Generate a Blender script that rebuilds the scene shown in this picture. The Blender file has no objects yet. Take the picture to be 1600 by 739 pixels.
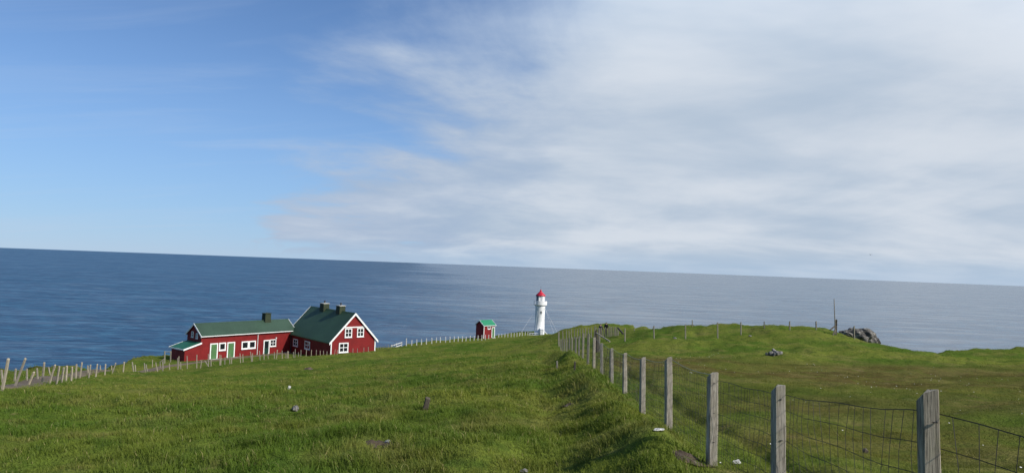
import bpy, bmesh, math, random
import numpy as np
from mathutils import Vector, Matrix
random.seed(7)
rng = np.random.default_rng(11)
S = bpy.context.scene
COL = S.collection

# ------------------------------------------------------------------ camera, sky, sun
FPX = 1085.0
ROLL = math.atan(0.0375)
PITCH = math.atan(47.0 / FPX) - 110.0 / 40000.0
cr, sr, cp, sp = math.cos(ROLL), math.sin(ROLL), math.cos(PITCH), math.sin(PITCH)
RT = np.array([cr, -sp * sr, cp * sr]); UP = np.array([-sr, -sp * cr, cp * cr]); FW = np.array([0, cp, sp])
cam = bpy.data.cameras.new("camera")
cam.sensor_fit = 'HORIZONTAL'; cam.sensor_width = 36.0; cam.lens = FPX * 36.0 / 1600.0
cam.clip_start = 0.05; cam.clip_end = 120000.0
camo = bpy.data.objects.new("camera", cam); COL.objects.link(camo)
camo.matrix_world = Matrix(((RT[0], UP[0], -FW[0], 0), (RT[1], UP[1], -FW[1], 0), (RT[2], UP[2], -FW[2], 0), (0, 0, 0, 1)))
S.camera = camo
S.view_settings.view_transform = 'Standard'; S.view_settings.look = 'None'
S.view_settings.exposure = 0.0; S.view_settings.gamma = 1.0
S.cycles.max_bounces = 6; S.cycles.transparent_max_bounces = 8

SUN_AZ, SUN_EL = math.radians(118), math.radians(37)
sd = Vector((math.sin(SUN_AZ) * math.cos(SUN_EL), math.cos(SUN_AZ) * math.cos(SUN_EL), math.sin(SUN_EL)))
sl = bpy.data.lights.new("sun", 'SUN'); sl.energy = 4.6; sl.angle = math.radians(0.6); sl.color = (1.0, 0.94, 0.85)
so = bpy.data.objects.new("sun", sl); COL.objects.link(so)
so.rotation_euler = sd.to_track_quat('Z', 'Y').to_euler(); so.location = sd * 200


class NT:
    """small node-tree helper"""
    def __init__(s, tree):
        s.t = tree; s.n = tree.nodes; s.n.clear()
    def node(s, typ, **kw):
        n = s.n.new(typ)
        for k, v in kw.items():
            setattr(n, k, v)
        return n
    def link(s, a, b):
        s.t.links.new(a, b)
    def put(s, sock, v):
        if hasattr(v, 'is_output'): s.link(v, sock)
        else: sock.default_value = v
    def math(s, op, a, b=0.0, c=0.0, clamp=False):
        n = s.node('ShaderNodeMath', operation=op, use_clamp=clamp)
        for i, v in enumerate((a, b, c)):
            s.put(n.inputs[i], v)
        return n.outputs[0]
    def vmath(s, op, a, b=(0, 0, 0)):
        n = s.node('ShaderNodeVectorMath', operation=op)
        s.put(n.inputs[0], a); s.put(n.inputs[1], b)
        return n.outputs[0]
    def mix(s, f, a, b, blend='MIX'):
        n = s.node('ShaderNodeMix', data_type='RGBA', blend_type=blend)
        s.put(n.inputs[0], f)
        s.put(n.inputs[6], a if hasattr(a, 'is_output') else (*a, 1))
        s.put(n.inputs[7], b if hasattr(b, 'is_output') else (*b, 1))
        return n.outputs[2]
    def noise(s, vec, scale, detail=4, rough=0.55, dist=0.0):
        n = s.node('ShaderNodeTexNoise')
        if vec is not None: s.link(vec, n.inputs['Vector'])
        n.inputs['Scale'].default_value = scale; n.inputs['Detail'].default_value = detail
        n.inputs['Roughness'].default_value = rough; n.inputs['Distortion'].default_value = dist
        return n.outputs[0]
    def step(s, v, a, b, lo=0.0, hi=1.0):
        n = s.node('ShaderNodeMapRange', interpolation_type='SMOOTHSTEP')
        s.put(n.inputs[0], v)
        n.inputs[1].default_value = a; n.inputs[2].default_value = b
        n.inputs[3].default_value = lo; n.inputs[4].default_value = hi
        return n.outputs[0]
    def combine(s, x, y, z):
        n = s.node('ShaderNodeCombineXYZ')
        for i, v in enumerate((x, y, z)): s.put(n.inputs[i], v)
        return n.outputs[0]
    def scalev(s, vec, sc):
        n = s.node('ShaderNodeMapping'); s.link(vec, n.inputs[0]); n.inputs['Scale'].default_value = sc
        return n.outputs[0]


world = bpy.data.worlds.new("World"); S.world = world; world.use_nodes = True
w = NT(world.node_tree)
tc = w.node('ShaderNodeTexCoord').outputs['Generated']
sky = w.node('ShaderNodeTexSky'); sky.sky_type = 'NISHITA'; sky.sun_disc = False
sky.sun_elevation = SUN_EL; sky.sun_rotation = SUN_AZ
sky.air_density = 1.0; sky.dust_density = 0.0; sky.ozone_density = 3.0; sky.altitude = 100
sep = w.node('ShaderNodeSeparateXYZ'); w.link(tc, sep.inputs[0])
dx, dy, dz = sep.outputs
zc = w.math('ADD', w.math('MAXIMUM', dz, 0.0), 0.18)
pu, pv = w.math('DIVIDE', dx, zc), w.math('DIVIDE', dy, zc)
P = w.combine(pu, pv, 0.0)
PB = w.vmath('ADD', P, (11.2, 4.4, 0.0))
n_big = w.noise(w.scalev(PB, (1.0, 0.8, 1)), 0.8, 8, 0.6, 0.5)
n_fine = w.noise(w.scalev(P, (0.8, 1.15, 1)), 1.15, 5, 0.5, 0.25)
n_cirrus = w.noise(w.scalev(P, (0.45, 2.2, 1)), 1.1, 6, 0.62, 0.8)
lin = w.math('ADD', w.math('ADD', dx, w.math('MULTIPLY', dy, 0.265)), w.math('MULTIPLY', dz, -0.50))
edge = w.math('ADD', w.math('ADD', lin, 0.035), w.math('MULTIPLY', w.math('SUBTRACT', w.math('ADD', w.math('MULTIPLY', n_big, 0.75), w.math('MULTIPLY', n_fine, 0.25)), 0.5), 1.05))
n_rag = w.noise(w.scalev(PB, (1.0, 1.3, 1)), 2.6, 6, 0.6, 0.4)
edge = w.math('ADD', edge, w.math('MULTIPLY', w.math('SUBTRACT', n_rag, 0.5), 0.20))
cover = w.step(w.math('DIVIDE', edge, w.math('ADD', 0.055, w.math('MULTIPLY', dz, 0.55))), -0.55, 0.95)
low = w.step(dz, -0.004, 0.035)                       # the deck thins out to a clear strip above the horizon
cover = w.math('MULTIPLY', cover, w.math('ADD', w.math('MULTIPLY', low, 0.55), 0.43))
shade = w.math('ADD', w.math('MULTIPLY', n_fine, 0.75), w.math('MULTIPLY', n_big, 0.45))
ccol = w.mix(w.step(shade, 0.46, 0.74), (0.455, 0.55, 0.672), (0.66, 0.715, 0.79))
thin = w.step(edge, 0.04, 0.34)
ccol = w.mix(thin, w.mix(0.65, ccol, (0.335, 0.445, 0.625)), ccol)
skyc = w.mix(1.0, sky.outputs[0], (0.074, 0.091, 0.114), 'MULTIPLY')
veil = w.math('ADD', 0.11, w.step(dz, 0.34, -0.02, 0.0, 0.56))        # thin milky air, thickest low down
skyc = w.mix(veil, skyc, (0.275, 0.455, 0.77))
cir = w.math('MULTIPLY', w.step(n_cirrus, 0.48, 0.8), 0.26)
skyc = w.mix(cir, skyc, (0.52, 0.62, 0.78))
sunward = w.node('ShaderNodeVectorMath', operation='DOT_PRODUCT'); w.link(tc, sunward.inputs[0]); sunward.inputs[1].default_value = sd
glow = w.math('ADD', 1.0, w.math('ADD', w.step(sunward.outputs['Value'], 0.2, 0.95, 0.0, 1.5), w.step(dz, 0.2, 0.8, 0.0, 0.9)))      # cloud is brighter towards the sun and overhead
ccol = w.mix(1.0, ccol, w.combine(glow, glow, glow), 'MULTIPLY')
fin = w.mix(cover, skyc, ccol)
bg = w.node('ShaderNodeBackground'); w.link(fin, bg.inputs[0]); bg.inputs[1].default_value = 1.0
out = w.node('ShaderNodeOutputWorld'); w.link(bg.outputs[0], out.inputs[0])

# ------------------------------------------------------------------ rays of the photograph
def ray(px, py):
    v = FW + RT * (px - 800) / FPX + UP * (369.5 - py) / FPX
    return v / v[1]
def at(px, py, Y):
    return ray(px, py) * Y

# ------------------------------------------------------------------ noise in numpy
_perm = rng.permutation(256); _perm = np.concatenate([_perm, _perm])
_ga = rng.uniform(0, 2 * np.pi, 256); _gx, _gy = np.cos(_ga), np.sin(_ga)
def perlin(x, y):
    xi, yi = np.floor(x).astype(int), np.floor(y).astype(int)
    xf, yf = x - xi, y - yi
    xi &= 255; yi &= 255
    u, v = xf * xf * xf * (xf * (xf * 6 - 15) + 10), yf * yf * yf * (yf * (yf * 6 - 15) + 10)
    def g(i, j):
        h = _perm[_perm[(xi + i) & 255] + ((yi + j) & 255)]
        return _gx[h] * (xf - i) + _gy[h] * (yf - j)
    a = g(0, 0) * (1 - u) + g(1, 0) * u
    b = g(0, 1) * (1 - u) + g(1, 1) * u
    return (a * (1 - v) + b * v) * 1.4
def fbm(x, y, o=3):
    s = 0; a = 1.0
    for i in range(o):
        s = s + a * perlin(x * 2 ** i + 17.3 * i, y * 2 ** i - 9.1 * i); a *= 0.5
    return s
def sstep(v, a, b):
    t = np.clip((v - a) / (b - a), 0, 1)
    return t * t * (3 - 2 * t)

# ------------------------------------------------------------------ the lie of the land
CTRL = [at(*q) for q in [
    (3, 610, 26), (66, 601, 37), (126, 593, 48), (208, 584, 70), (265, 576, 84), (0, 580, 44), (100, 573.5, 64), (200, 567.5, 88), (820, 533, 128), (845, 531, 130), (862, 528.5, 130), (830, 525.8, 176), (780, 528.5, 158), (760, 538.5, 110), (800, 536, 110), (835, 533, 111), (858, 530.5, 110), (866, 530, 98), (840, 536, 102), (868, 522, 122),
    (300, 578, 82), (380, 567, 84), (450, 560, 86), (515, 555, 89), (588, 550.5, 91), (650, 541.5, 112),
    (664, 632, 18), (664, 600, 28), (700, 562, 62), (800, 546, 85), (800, 739, 8.3), (630, 541, 124), (700, 533.5, 136),
    (760, 530.5, 147), (800, 528, 163), (843, 525.5, 190), (868, 521, 168), (450, 610, 30), (200, 640, 18), (450, 739, 8.6),
    (876, 515.5, 105), (931, 508, 110), (900, 513, 108), (965, 516, 100), (905, 527, 90), (945, 524, 80), (840, 540, 95),
    (1150, 510, 70), (1121, 528, 62), (1040, 528, 61), (1250, 523, 62), (1200, 509, 71), (1300, 517, 66), (1040, 516, 71),
    (1080, 512, 71), (1210, 554, 45), (1300, 590, 31), (1300, 640, 16), (1300, 690, 10.5), (1580, 600, 29), (1580, 549, 72),
    (1600, 541.5, 82), (1500, 546, 80), (1500, 556, 66), (1410, 554, 66), (1375, 548, 67), (1600, 640, 15.5), (1215, 795, 6.1), (1460, 1010, 3.7),
    (1112, 724, 8.4), (1044, 674, 11.3), (1004, 644, 14.1), (976, 617, 17.1), (940, 585, 23.4), (918, 568, 29.5),
    (900, 557, 42), (885, 552, 55), (876, 550, 63)]]
CTRL += [np.array(q, float) for q in [
    (0, 0, -1.6), (-41.7, 94.9, -14.55), (-44.5, 97.5, -14.6), (-32.9, 106.8, -14.6), (-24.6, 97.0, -13.55), (-19.3, 101.7, -13.7), (-36.5, 109, -14.9), (-28, 112, -15),
    (-5.3, 150, -16.0), (-2.9, 152.1, -16.0), (7.6, 192, -18.3), (0, -40, 2.5), (40, -30, 1.5), (-40, -30, -1.5), (-150, 0, -12), (150, 40, -9), (0, -150, 12),
    (-100, -100, 3), (150, -100, 7), (8, 203, -20.6), (-2, 201, -20.2), (16, 192, -18.9), (0, 240, -30), (60, 200, -20), (-80, 130, -22), (120, 110, -12)]]
CTRL = np.array(CTRL)
def _tps(r2):
    return 0.5 * r2 * np.log(r2 + 1e-6)
_n = len(CTRL); _sc = 50.0
_cx, _cy = CTRL[:, 0] / _sc, CTRL[:, 1] / _sc
_K = _tps((_cx[:, None] - _cx) ** 2 + (_cy[:, None] - _cy) ** 2) + np.eye(_n) * 0.0004
_Q = np.stack([np.ones(_n), _cx, _cy], 1)
_A = np.block([[_K, _Q], [_Q.T, np.zeros((3, 3))]])
_W = np.linalg.solve(_A, np.concatenate([CTRL[:, 2], np.zeros(3)]))
def tps(x, y):
    x, y = x / _sc, y / _sc
    r = _W[_n] + _W[_n + 1] * x + _W[_n + 2] * y
    for i in range(_n):
        r = r + _W[i] * _tps((x - _cx[i]) ** 2 + (y - _cy[i]) ** 2)
    return r
EDGE = np.array([(-42, 34), (-34.5, 46), (-42, 65), (-50, 90), (-54, 101), (-53, 112), (-41, 119), (-27, 121), (-20, 127), (-19, 140), (-13, 152), (-11, 166), (-4, 186), (2, 196), (12, 197),
                 (17, 188), (14, 165), (11, 140), (13, 118), (21, 104), (21, 88), (25, 75.5), (29.5, 73.2), (33, 70), (34.6, 67.0), (36.2, 66.5), (38, 66.6), (42, 70), (51, 79), (60, 83), (80, 82), (140, 75), (320, 120),
                 (320, -320), (-320, -320), (-320, -150), (-160, -60), (-60, 8)], float)
def edge_dist(x, y):
    """signed distance to the cliff edge, positive over the sea"""
    d = np.full(np.shape(x), 1e9); ins = np.zeros(np.shape(x), bool)
    m = len(EDGE)
    for i in range(m):
        ax, ay = EDGE[i]; bx, by = EDGE[(i + 1) % m]
        ex, ey = bx - ax, by - ay
        t = np.clip(((x - ax) * ex + (y - ay) * ey) / (ex * ex + ey * ey), 0, 1)
        d = np.minimum(d, np.hypot(x - ax - t * ex, y - ay - t * ey))
        c = ((ay > y) != (by > y)) & (x < ex * (y - ay) / (by - ay + 1e-12) + ax)
        ins ^= c
    return np.where(ins, -d, d)
def poly_dist(x, y, pts):
    """distance to a polyline and signed side (positive right of travel)"""
    d = np.full(np.shape(x), 1e9); s = np.zeros(np.shape(x))
    for (ax, ay), (bx, by) in zip(pts[:-1], pts[1:]):
        ex, ey = bx - ax, by - ay; L = math.hypot(ex, ey)
        t = np.clip(((x - ax) * ex + (y - ay) * ey) / (L * L), 0, 1)
        q = np.hypot(x - ax - t * ex, y - ay - t * ey)
        c = ((x - ax) * ey - (y - ay) * ex) / L
        s = np.where(q < d, c, s); d = np.minimum(d, q)
    return d, s
NEAR_POSTS = [(1880, 2500, 1.35), (1462, 1005, 3.7), (1217, 795, 6.1), (1112, 722, 8.4), (1044, 672, 11.3), (1003.5, 642, 14.1), (976, 615, 17.1), (955.5, 597, 20.2),
              (940, 583, 23.4), (928, 574, 26.6), (918.5, 566, 29.8), (910.5, 562, 33), (904.5, 559, 36.5), (899, 556, 40), (894, 554, 44), (889.5, 552.5, 48), (885.5, 551, 52), (882, 550.5, 56), (879, 550, 60), (876, 549.5, 64), (873, 548, 68)]
FLINE = [tuple(at(*q)[:2]) for q in NEAR_POSTS]
FLINE[0] = (2.25, 1.3)
def loc2w(o, A, x, y):
    return (o[0] + math.cos(A) * x - math.sin(A) * y, o[1] + math.sin(A) * x + math.cos(A) * y)
LONG_O, LONG_A = (-41.683, 94.948, -14.527), math.radians(53.51)
MAIN_O, MAIN_A = (-24.601, 97.041, -13.29), 0.728
HUT_O, HUT_A = (-5.318, 150.025, -15.944), 0.721
ROAD = [(-34, 21)] + [tuple(at(*q)[:2]) for q in [(8, 601, 29.5), (58, 595.5, 39.5), (112, 589, 51), (190, 581, 73), (255, 574.5, 86)]] + \
       [loc2w(LONG_O, LONG_A, -0.5, -1.9), loc2w(LONG_O, LONG_A, 5, -1.7), loc2w(LONG_O, LONG_A, 11.5, -1.7), loc2w(LONG_O, LONG_A, 14, -2.2)]

def dryness(x, y):
    d, s = poly_dist(x, y, FLINE)
    right = sstep(s, 0.2, 1.6) * sstep(x, 1.0, 3.0)
    far = 1 - sstep(y + 3.0 * perlin(x * .09, y * .09), 36, 43)
    band = 0.45 + 0.55 * sstep(y, 15, 27)
    lb = (1 - sstep(x + .52 * y, -10.5, -5.5)) * sstep(y, 20, 28) * sstep(-x, 12, 16) * .9
    return np.clip(lb + right * far * (band * .95 + 0.7 * fbm(x * .11 + 5, y * .16)), 0, 1)
def leftness(x, y):
    d, s = poly_dist(x, y, FLINE)
    lft = 1 - sstep(s, -0.35, 0.15)
    return np.where(y > 66, 1 - sstep(x, 5, 9), lft)
def ground(x, y, fine=True):
    x = np.asarray(x, float); y = np.asarray(y, float)
    h = tps(x, y)
    rd, _ = poly_dist(x, y, ROAD)
    flat = sstep(rd, 1.3, 3.2)
    d, s = poly_dist(x, y, FLINE)
    fade = (1 - sstep(y, 45, 62)) * sstep(y, 2, 7)
    bank = np.exp(-((s + 0.62) / 0.42) ** 2) * 0.31 * (0.75 + 0.55 * perlin(x * .5 + 3, y * .45)) - np.exp(-((s + 1.9) / 0.6) ** 2) * 0.14
    bank = bank - np.exp(-((s - 1.05 - .25 * perlin(y * .3, x * .1)) / 0.16) ** 2) * 0.12 * sstep(y, 4, 7)
    h = h + bank * fade
    L = leftness(x, y)
    dist = np.hypot(x, y); kn = sstep(y, 37, 46) * sstep(x - .06 * np.maximum(y - 50, 0), 6, 12)
    h = h + flat * kn * (0.42 * np.abs(perlin(x * .10 + 8, y * .20)) + .22 * np.abs(perlin(x * .26 - 3, y * .42)) - .2)
    L = np.maximum(L, .45 + sstep(y, 37, 50) * .6)
    h = h + flat * (0.16 * fbm(x * .13, y * .13) + (0.05 + 0.12 * L) * perlin(x * .42, y * .42) + sstep(dist, 2, 6) * (0.02 + 0.095 * L) * fbm(x * 1.15, y * 1.15, 2))
    e = edge_dist(x, y)
    h = h + 0.12 * sstep(e, -7, -1) * fbm(x * .5, y * .5) * sstep(y, 60, 70) * flat
    e = e + 0.9 * fbm(x * .25, y * .25)
    o = np.maximum(e + 1.0, 0)
    h = h - (np.sqrt(o * o * 2.2 + 1) - 1) * 1.0
    return np.maximum(h, -114.0)
def hz(x, y):
    return float(ground(np.array([x]), np.array([y]))[0])
_YS = np.concatenate([np.arange(2, 60, 0.05), np.arange(60, 230, 0.1)])
def hit(px, py, lo=0, hi=1e9):
    """where the line of sight meets the ground, kept between two distances"""
    r = ray(px, py); ys = _YS
    under = (r[2] * ys < ground(r[0] * ys, ys)) & (ys >= lo)
    Y = ys[np.argmax(under)] if under.any() else hi
    Y = min(max(Y, lo), hi)
    x, y = r[0] * Y, Y
    return Vector((x, y, hz(x, y)))

# ------------------------------------------------------------------ materials
def new_mat(name):
    m = bpy.data.materials.new(name); m.use_nodes = True
    n = NT(m.node_tree)
    o = n.node('ShaderNodeOutputMaterial'); b = n.node('ShaderNodeBsdfPrincipled')
    n.link(b.outputs[0], o.inputs[0])
    return m, n, b
def bump(n, b, h, strength=0.3, dist=0.02):
    k = n.node('ShaderNodeBump'); k.inputs['Strength'].default_value = strength; k.inputs['Distance'].default_value = dist
    n.link(h, k.inputs['Height']); n.link(k.outputs[0], b.inputs['Normal'])
def paint(name, col, rough=0.6, var=0.18, boards=None, scale=1.5, spec=0.3):
    m, n, b = new_mat(name)
    oc = n.node('ShaderNodeTexCoord').outputs['Object']
    nz = n.noise(oc, scale, 5); nf = n.noise(n.scalev(oc, (6, 6, 1.2)), 2.0, 4)
    f = n.math('ADD', n.math('MULTIPLY', nz, 0.6), n.math('MULTIPLY', nf, 0.4))
    dark = tuple(c * (1 - var * 1.6) for c in col); lite = tuple(min(1, c * (1 + var)) for c in col)
    n.link(n.mix(n.step(f, 0.3, 0.7), dark, lite), b.inputs['Base Color'])
    b.inputs['Roughness'].default_value = rough; b.inputs['Specular IOR Level'].default_value = spec
    if boards:
        s = n.node('ShaderNodeSeparateXYZ'); n.link(oc, s.inputs[0])
        k = n.math('ADD', s.outputs[0], s.outputs[1]) if boards[0] == 'v' else s.outputs[2]
        h = n.math('ABSOLUTE', n.math('SUBTRACT', n.math('FRACT', n.math('DIVIDE', k, boards[1])), 0.5))
        bump(n, b, n.step(h, 0.36, 0.5), 0.7, -0.03)
    return m
def wood(name, c1, c2, moss=0.0):
    m, n, b = new_mat(name)
    oc = n.node('ShaderNodeTexCoord').outputs['Object']
    oi = n.node('ShaderNodeObjectInfo').outputs['Random']
    v = n.vmath('ADD', oc, n.combine(n.math('MULTIPLY', oi, 37.0), 0.0, n.math('MULTIPLY', oi, 11.0)))
    g = n.noise(n.scalev(v, (46, 46, 4.0)), 1.0, 8, 0.72, 1.6)
    p = n.noise(v, 6.0, 4)
    c = n.mix(n.step(g, 0.3, 0.68), c1, c2)
    c = n.mix(n.math('MULTIPLY', n.step(p, 0.5, 0.75), 0.5), c, tuple(a * .62 for a in c1))
    if moss: c = n.mix(n.math('MULTIPLY', n.step(n.noise(v, 9.0, 4), 0.5, 0.7), moss), c, (0.20, 0.21, 0.10))
    c = n.mix(1.0, c, n.mix(oi, (0.78, 0.78, 0.80), (1.15, 1.10, 1.02)), 'MULTIPLY')
    n.link(c, b.inputs['Base Color']); b.inputs['Roughness'].default_value = 0.9; b.inputs['Specular IOR Level'].default_value = 0.15
    bump(n, b, g, 0.7, 0.006)
    return m
M = {}
M['red'] = paint('red_cladding', (0.185, 0.009, 0.009), 0.65, 0.16, ('v', 0.13), 0.8)
M['red_side'] = M['red']
M['white'] = paint('white_paint', (0.72, 0.72, 0.70), 0.55, 0.05)
M['roof_dark'] = paint('dark_green_roofing', (0.034, 0.074, 0.036), 0.55, 0.14, ('v', 0.22), 0.35)
M['roof_long'] = paint('green_sheet_roofing', (0.030, 0.062, 0.038), 0.55, 0.14, ('v', 0.22), 0.35)
M['roof_lean'] = paint('green_lean_to_roofing', (0.018, 0.115, 0.062), 0.5, 0.12, ('v', 0.2), 0.6)
M['roof_bright'] = paint('bright_green_roofing', (0.012, 0.21, 0.095), 0.5, 0.1, ('v', 0.2), 0.6)
M['door'] = paint('green_door_paint', (0.075, 0.17, 0.062), 0.55, 0.1, ('v', 0.14))
M['door_dark'] = paint('dark_green_glazing', (0.016, 0.045, 0.032), 0.2, 0.1)
M['chimney'] = paint('green_chimney_cladding', (0.030, 0.040, 0.019), 0.75, 0.2, ('h', 0.2))
M['concrete'] = paint('pale_concrete', (0.42, 0.41, 0.38), 0.9, 0.2)
M['whitewash'] = paint('whitewashed_masonry', (0.72, 0.715, 0.70), 0.8, 0.11, None, 0.9)
M['lantern_red'] = paint('red_lantern_paint', (0.44, 0.016, 0.034), 0.4, 0.08)
M['metal'] = paint('dark_iron', (0.05, 0.05, 0.055), 0.5, 0.2)
M['cable'] = paint('pale_cable', (0.62, 0.62, 0.62), 0.5, 0.1)
m, n, b = new_mat('window_glass'); b.inputs['Base Color'].default_value = (0.012, 0.014, 0.017, 1); b.inputs['Roughness'].default_value = 0.06; M['glass'] = m
m, n, b = new_mat('lantern_glass'); b.inputs['Base Color'].default_value = (0.16, 0.18, 0.19, 1); b.inputs['Roughness'].default_value = 0.12; M['lantern_glass'] = m
M['post'] = wood('weathered_post', (0.13, 0.115, 0.095), (0.42, 0.39, 0.33), 0.2)
M['post_old'] = wood('old_cracked_post', (0.024, 0.021, 0.017), (0.36, 0.33, 0.275), 0.25)
M['post_pale'] = wood('pale_stake', (0.20, 0.175, 0.135), (0.37, 0.335, 0.265), 0.15)
M['post_dark'] = wood('dark_stake', (0.05, 0.042, 0.034), (0.10, 0.088, 0.07))
M['post_far'] = wood('grey_stake', (0.15, 0.14, 0.11), (0.27, 0.255, 0.21), 0.3)
M['post_white'] = paint('white_post', (0.58, 0.57, 0.53), 0.7, 0.1)
M['wire'] = paint('rusty_wire', (0.028, 0.026, 0.024), 0.6, 0.3)
M['wire_pale'] = paint('galvanised_wire', (0.28, 0.28, 0.26), 0.5, 0.2)
def rock_mat(name, c1, c2, c3):
    m, n, b = new_mat(name)
    oc = n.node('ShaderNodeTexCoord').outputs['Object']
    a = n.noise(oc, 1.4, 8, 0.65, 0.5); d = n.noise(oc, 5, 5, 0.6)
    c = n.mix(n.step(a, 0.36, 0.62), c1, c2)
    c = n.mix(n.step(d, 0.56, 0.7), c, c3)
    n.link(c, b.inputs['Base Color']); b.inputs['Roughness'].default_value = 0.95
    bump(n, b, n.noise(oc, 7, 8, 0.7), 0.9, 0.08)
    return m
M['rock'] = rock_mat('lichened_rock', (0.045, 0.040, 0.036), (0.20, 0.182, 0.155), (0.36, 0.33, 0.28))
M['stone'] = rock_mat('pale_stone', (0.40, 0.39, 0.36), (0.62, 0.61, 0.58), (0.70, 0.69, 0.66))
M['stone_grey'] = rock_mat('grey_stone', (0.10, 0.095, 0.085), (0.24, 0.225, 0.20), (0.30, 0.28, 0.25))
M['soil'] = rock_mat('bare_soil', (0.050, 0.034, 0.020), (0.10, 0.072, 0.045), (0.17, 0.14, 0.10))

def grass_colour(n, dry, tint):
    g = n.node('ShaderNodeNewGeometry').outputs['Position']
    pos = n.scalev(g, (1, 1, 0.2))
    big = n.noise(pos, 0.10, 4, 0.6); mid = n.noise(pos, 0.55, 4, 0.6); sm = n.noise(pos, 2.2, 3)
    c = n.mix(n.step(big, 0.40, 0.60), (0.076, 0.126, 0.017), (0.150, 0.170, 0.030))
    c = n.mix(n.math('MULTIPLY', n.step(mid, 0.46, 0.66), 0.75), c, (0.175, 0.168, 0.046))
    c = n.mix(n.step(n.noise(n.scalev(g, (1, 1.4, .2)), 0.9, 5, 0.62, 0.4), 0.60, 0.72, 0, 0.75), c, (0.215, 0.175, 0.075))
    c = n.mix(n.math('MULTIPLY', n.step(sm, 0.50, 0.68), 0.6), c, (0.036, 0.078, 0.011))
    d = n.mix(n.step(mid, 0.38, 0.62), (0.105, 0.080, 0.026), (0.155, 0.125, 0.045))
    d = n.mix(n.math('MULTIPLY', n.step(sm, 0.45, 0.65), 0.6), d, (0.110, 0.122, 0.022))
    band = n.noise(n.scalev(g, (0.30, 1.1, .2)), 0.55, 5, 0.65, 0.5)
    d = n.mix(n.step(band, 0.50, 0.66, 0, 0.8), d, (0.062, 0.050, 0.018))
    d = n.mix(n.step(n.noise(pos, 1.3, 5, 0.65), 0.60, 0.72, 0, 0.7), d, (0.20, 0.165, 0.08))
    c = n.mix(dry, c, d)
    if tint is not None:
        c = n.mix(n.step(tint, 0.88, 0.98), c, (0.25, 0.22, 0.10))
        c = n.mix(1.0, c, n.mix(tint, (0.76, 0.80, 0.76), (1.22, 1.18, 1.08)), 'MULTIPLY')
    return c
m, n, b = new_mat('turf')
dry = n.node('ShaderNodeAttribute', attribute_name='dry').outputs['Fac']
rocky = n.node('ShaderNodeAttribute', attribute_name='rocky').outputs['Fac']
c = grass_colour(n, dry, None)
g = n.node('ShaderNodeNewGeometry').outputs['Position']
fine = n.noise(g, 9.0, 5, 0.7); f2 = n.noise(n.scalev(g, (1, 1, .3)), 26.0, 3, 0.6)
c = n.mix(n.step(fine, 0.40, 0.62, 0.0, 0.45), c, (0.034, 0.046, 0.014))
c = n.mix(n.math('MULTIPLY', dry, n.step(f2, 0.55, 0.75, 0, .7)), c, (0.06, 0.052, 0.022))
c = n.mix(rocky, c, (0.11, 0.095, 0.075))
n.link(c, b.inputs['Base Color']); b.inputs['Roughness'].default_value = 0.95; b.inputs['Specular IOR Level'].default_value = 0.0
bump(n, b, n.math('ADD', fine, f2), 0.8, 0.06)
M['turf'] = m
m, n, b = new_mat('grass_blades')
dry = n.node('ShaderNodeAttribute', attribute_name='dry').outputs['Fac']
tint = n.node('ShaderNodeAttribute', attribute_name='tint').outputs['Fac']
c = grass_colour(n, dry, tint)
nrm = n.node('ShaderNodeNewGeometry').outputs['Normal']
up = n.vmath('NORMALIZE', n.vmath('ADD', nrm, (0, 0, 0.8)))
df = n.node('ShaderNodeBsdfDiffuse'); n.link(c, df.inputs[0]); n.link(up, df.inputs['Normal'])
tr = n.node('ShaderNodeBsdfTranslucent'); n.link(n.mix(1.0, c, (1.1, 1.2, .7), 'MULTIPLY'), tr.inputs[0])
gl = n.node('ShaderNodeBsdfGlossy'); gl.inputs['Roughness'].default_value = 0.45; gl.inputs[0].default_value = (0.6, 0.6, 0.6, 1)
mx = n.node('ShaderNodeMixShader'); mx.inputs[0].default_value = 0.30; n.link(df.outputs[0], mx.inputs[1]); n.link(tr.outputs[0], mx.inputs[2])
mx2 = n.node('ShaderNodeMixShader'); mx2.inputs[0].default_value = 0.008; n.link(mx.outputs[0], mx2.inputs[1]); n.link(gl.outputs[0], mx2.inputs[2])
n.link(mx2.outputs[0], [q for q in n.n if q.type == 'OUTPUT_MATERIAL'][0].inputs[0]); n.n.remove(b)
M['grass'] = m
m, n, b = new_mat('gravel_track')
g = n.node('ShaderNodeNewGeometry').outputs['Position']
a = n.noise(g, 0.8, 4); d = n.noise(g, 14, 4, .7)
c = n.mix(n.step(a, .35, .65), (0.075, 0.050, 0.028), (0.125, 0.09, 0.055)); c = n.mix(n.step(d, .5, .7, 0, .5), c, (0.16, 0.145, 0.12))
n.link(c, b.inputs['Base Color']); b.inputs['Roughness'].default_value = 0.95; bump(n, b, d, .6, .03)
M['gravel'] = m
# sea: dark water, wind waves in relief, thin lines of foam
m, n, b = new_mat('sea_water')
g = n.node('ShaderNodeNewGeometry').outputs['Position']
wv = n.scalev(g, (0.55, 1.0, 1.0))
w1 = n.noise(wv, 0.055, 5, 0.62, 0.3); w2 = n.noise(wv, 0.25, 4, 0.6); w3 = n.noise(n.scalev(g, (0.25, 1, 1)), 0.011, 5, 0.6, .3)
patch = n.noise(n.scalev(g, (0.35, 1, 1)), 0.0022, 5, 0.55, 0.5)
streak = n.noise(n.scalev(g, (0.30, 1, 1)), 0.016, 8, 0.64, 0.5)
foam = n.math('MULTIPLY', n.step(streak, 0.57, 0.70), n.step(w3, 0.40, 0.60))
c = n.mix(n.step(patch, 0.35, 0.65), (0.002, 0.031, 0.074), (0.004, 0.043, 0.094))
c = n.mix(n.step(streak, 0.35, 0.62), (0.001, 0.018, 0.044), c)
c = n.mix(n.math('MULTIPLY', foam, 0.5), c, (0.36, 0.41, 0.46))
rip = n.noise(n.scalev(g, (0.45, 1, 1)), 0.075, 4, 0.65)
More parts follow.
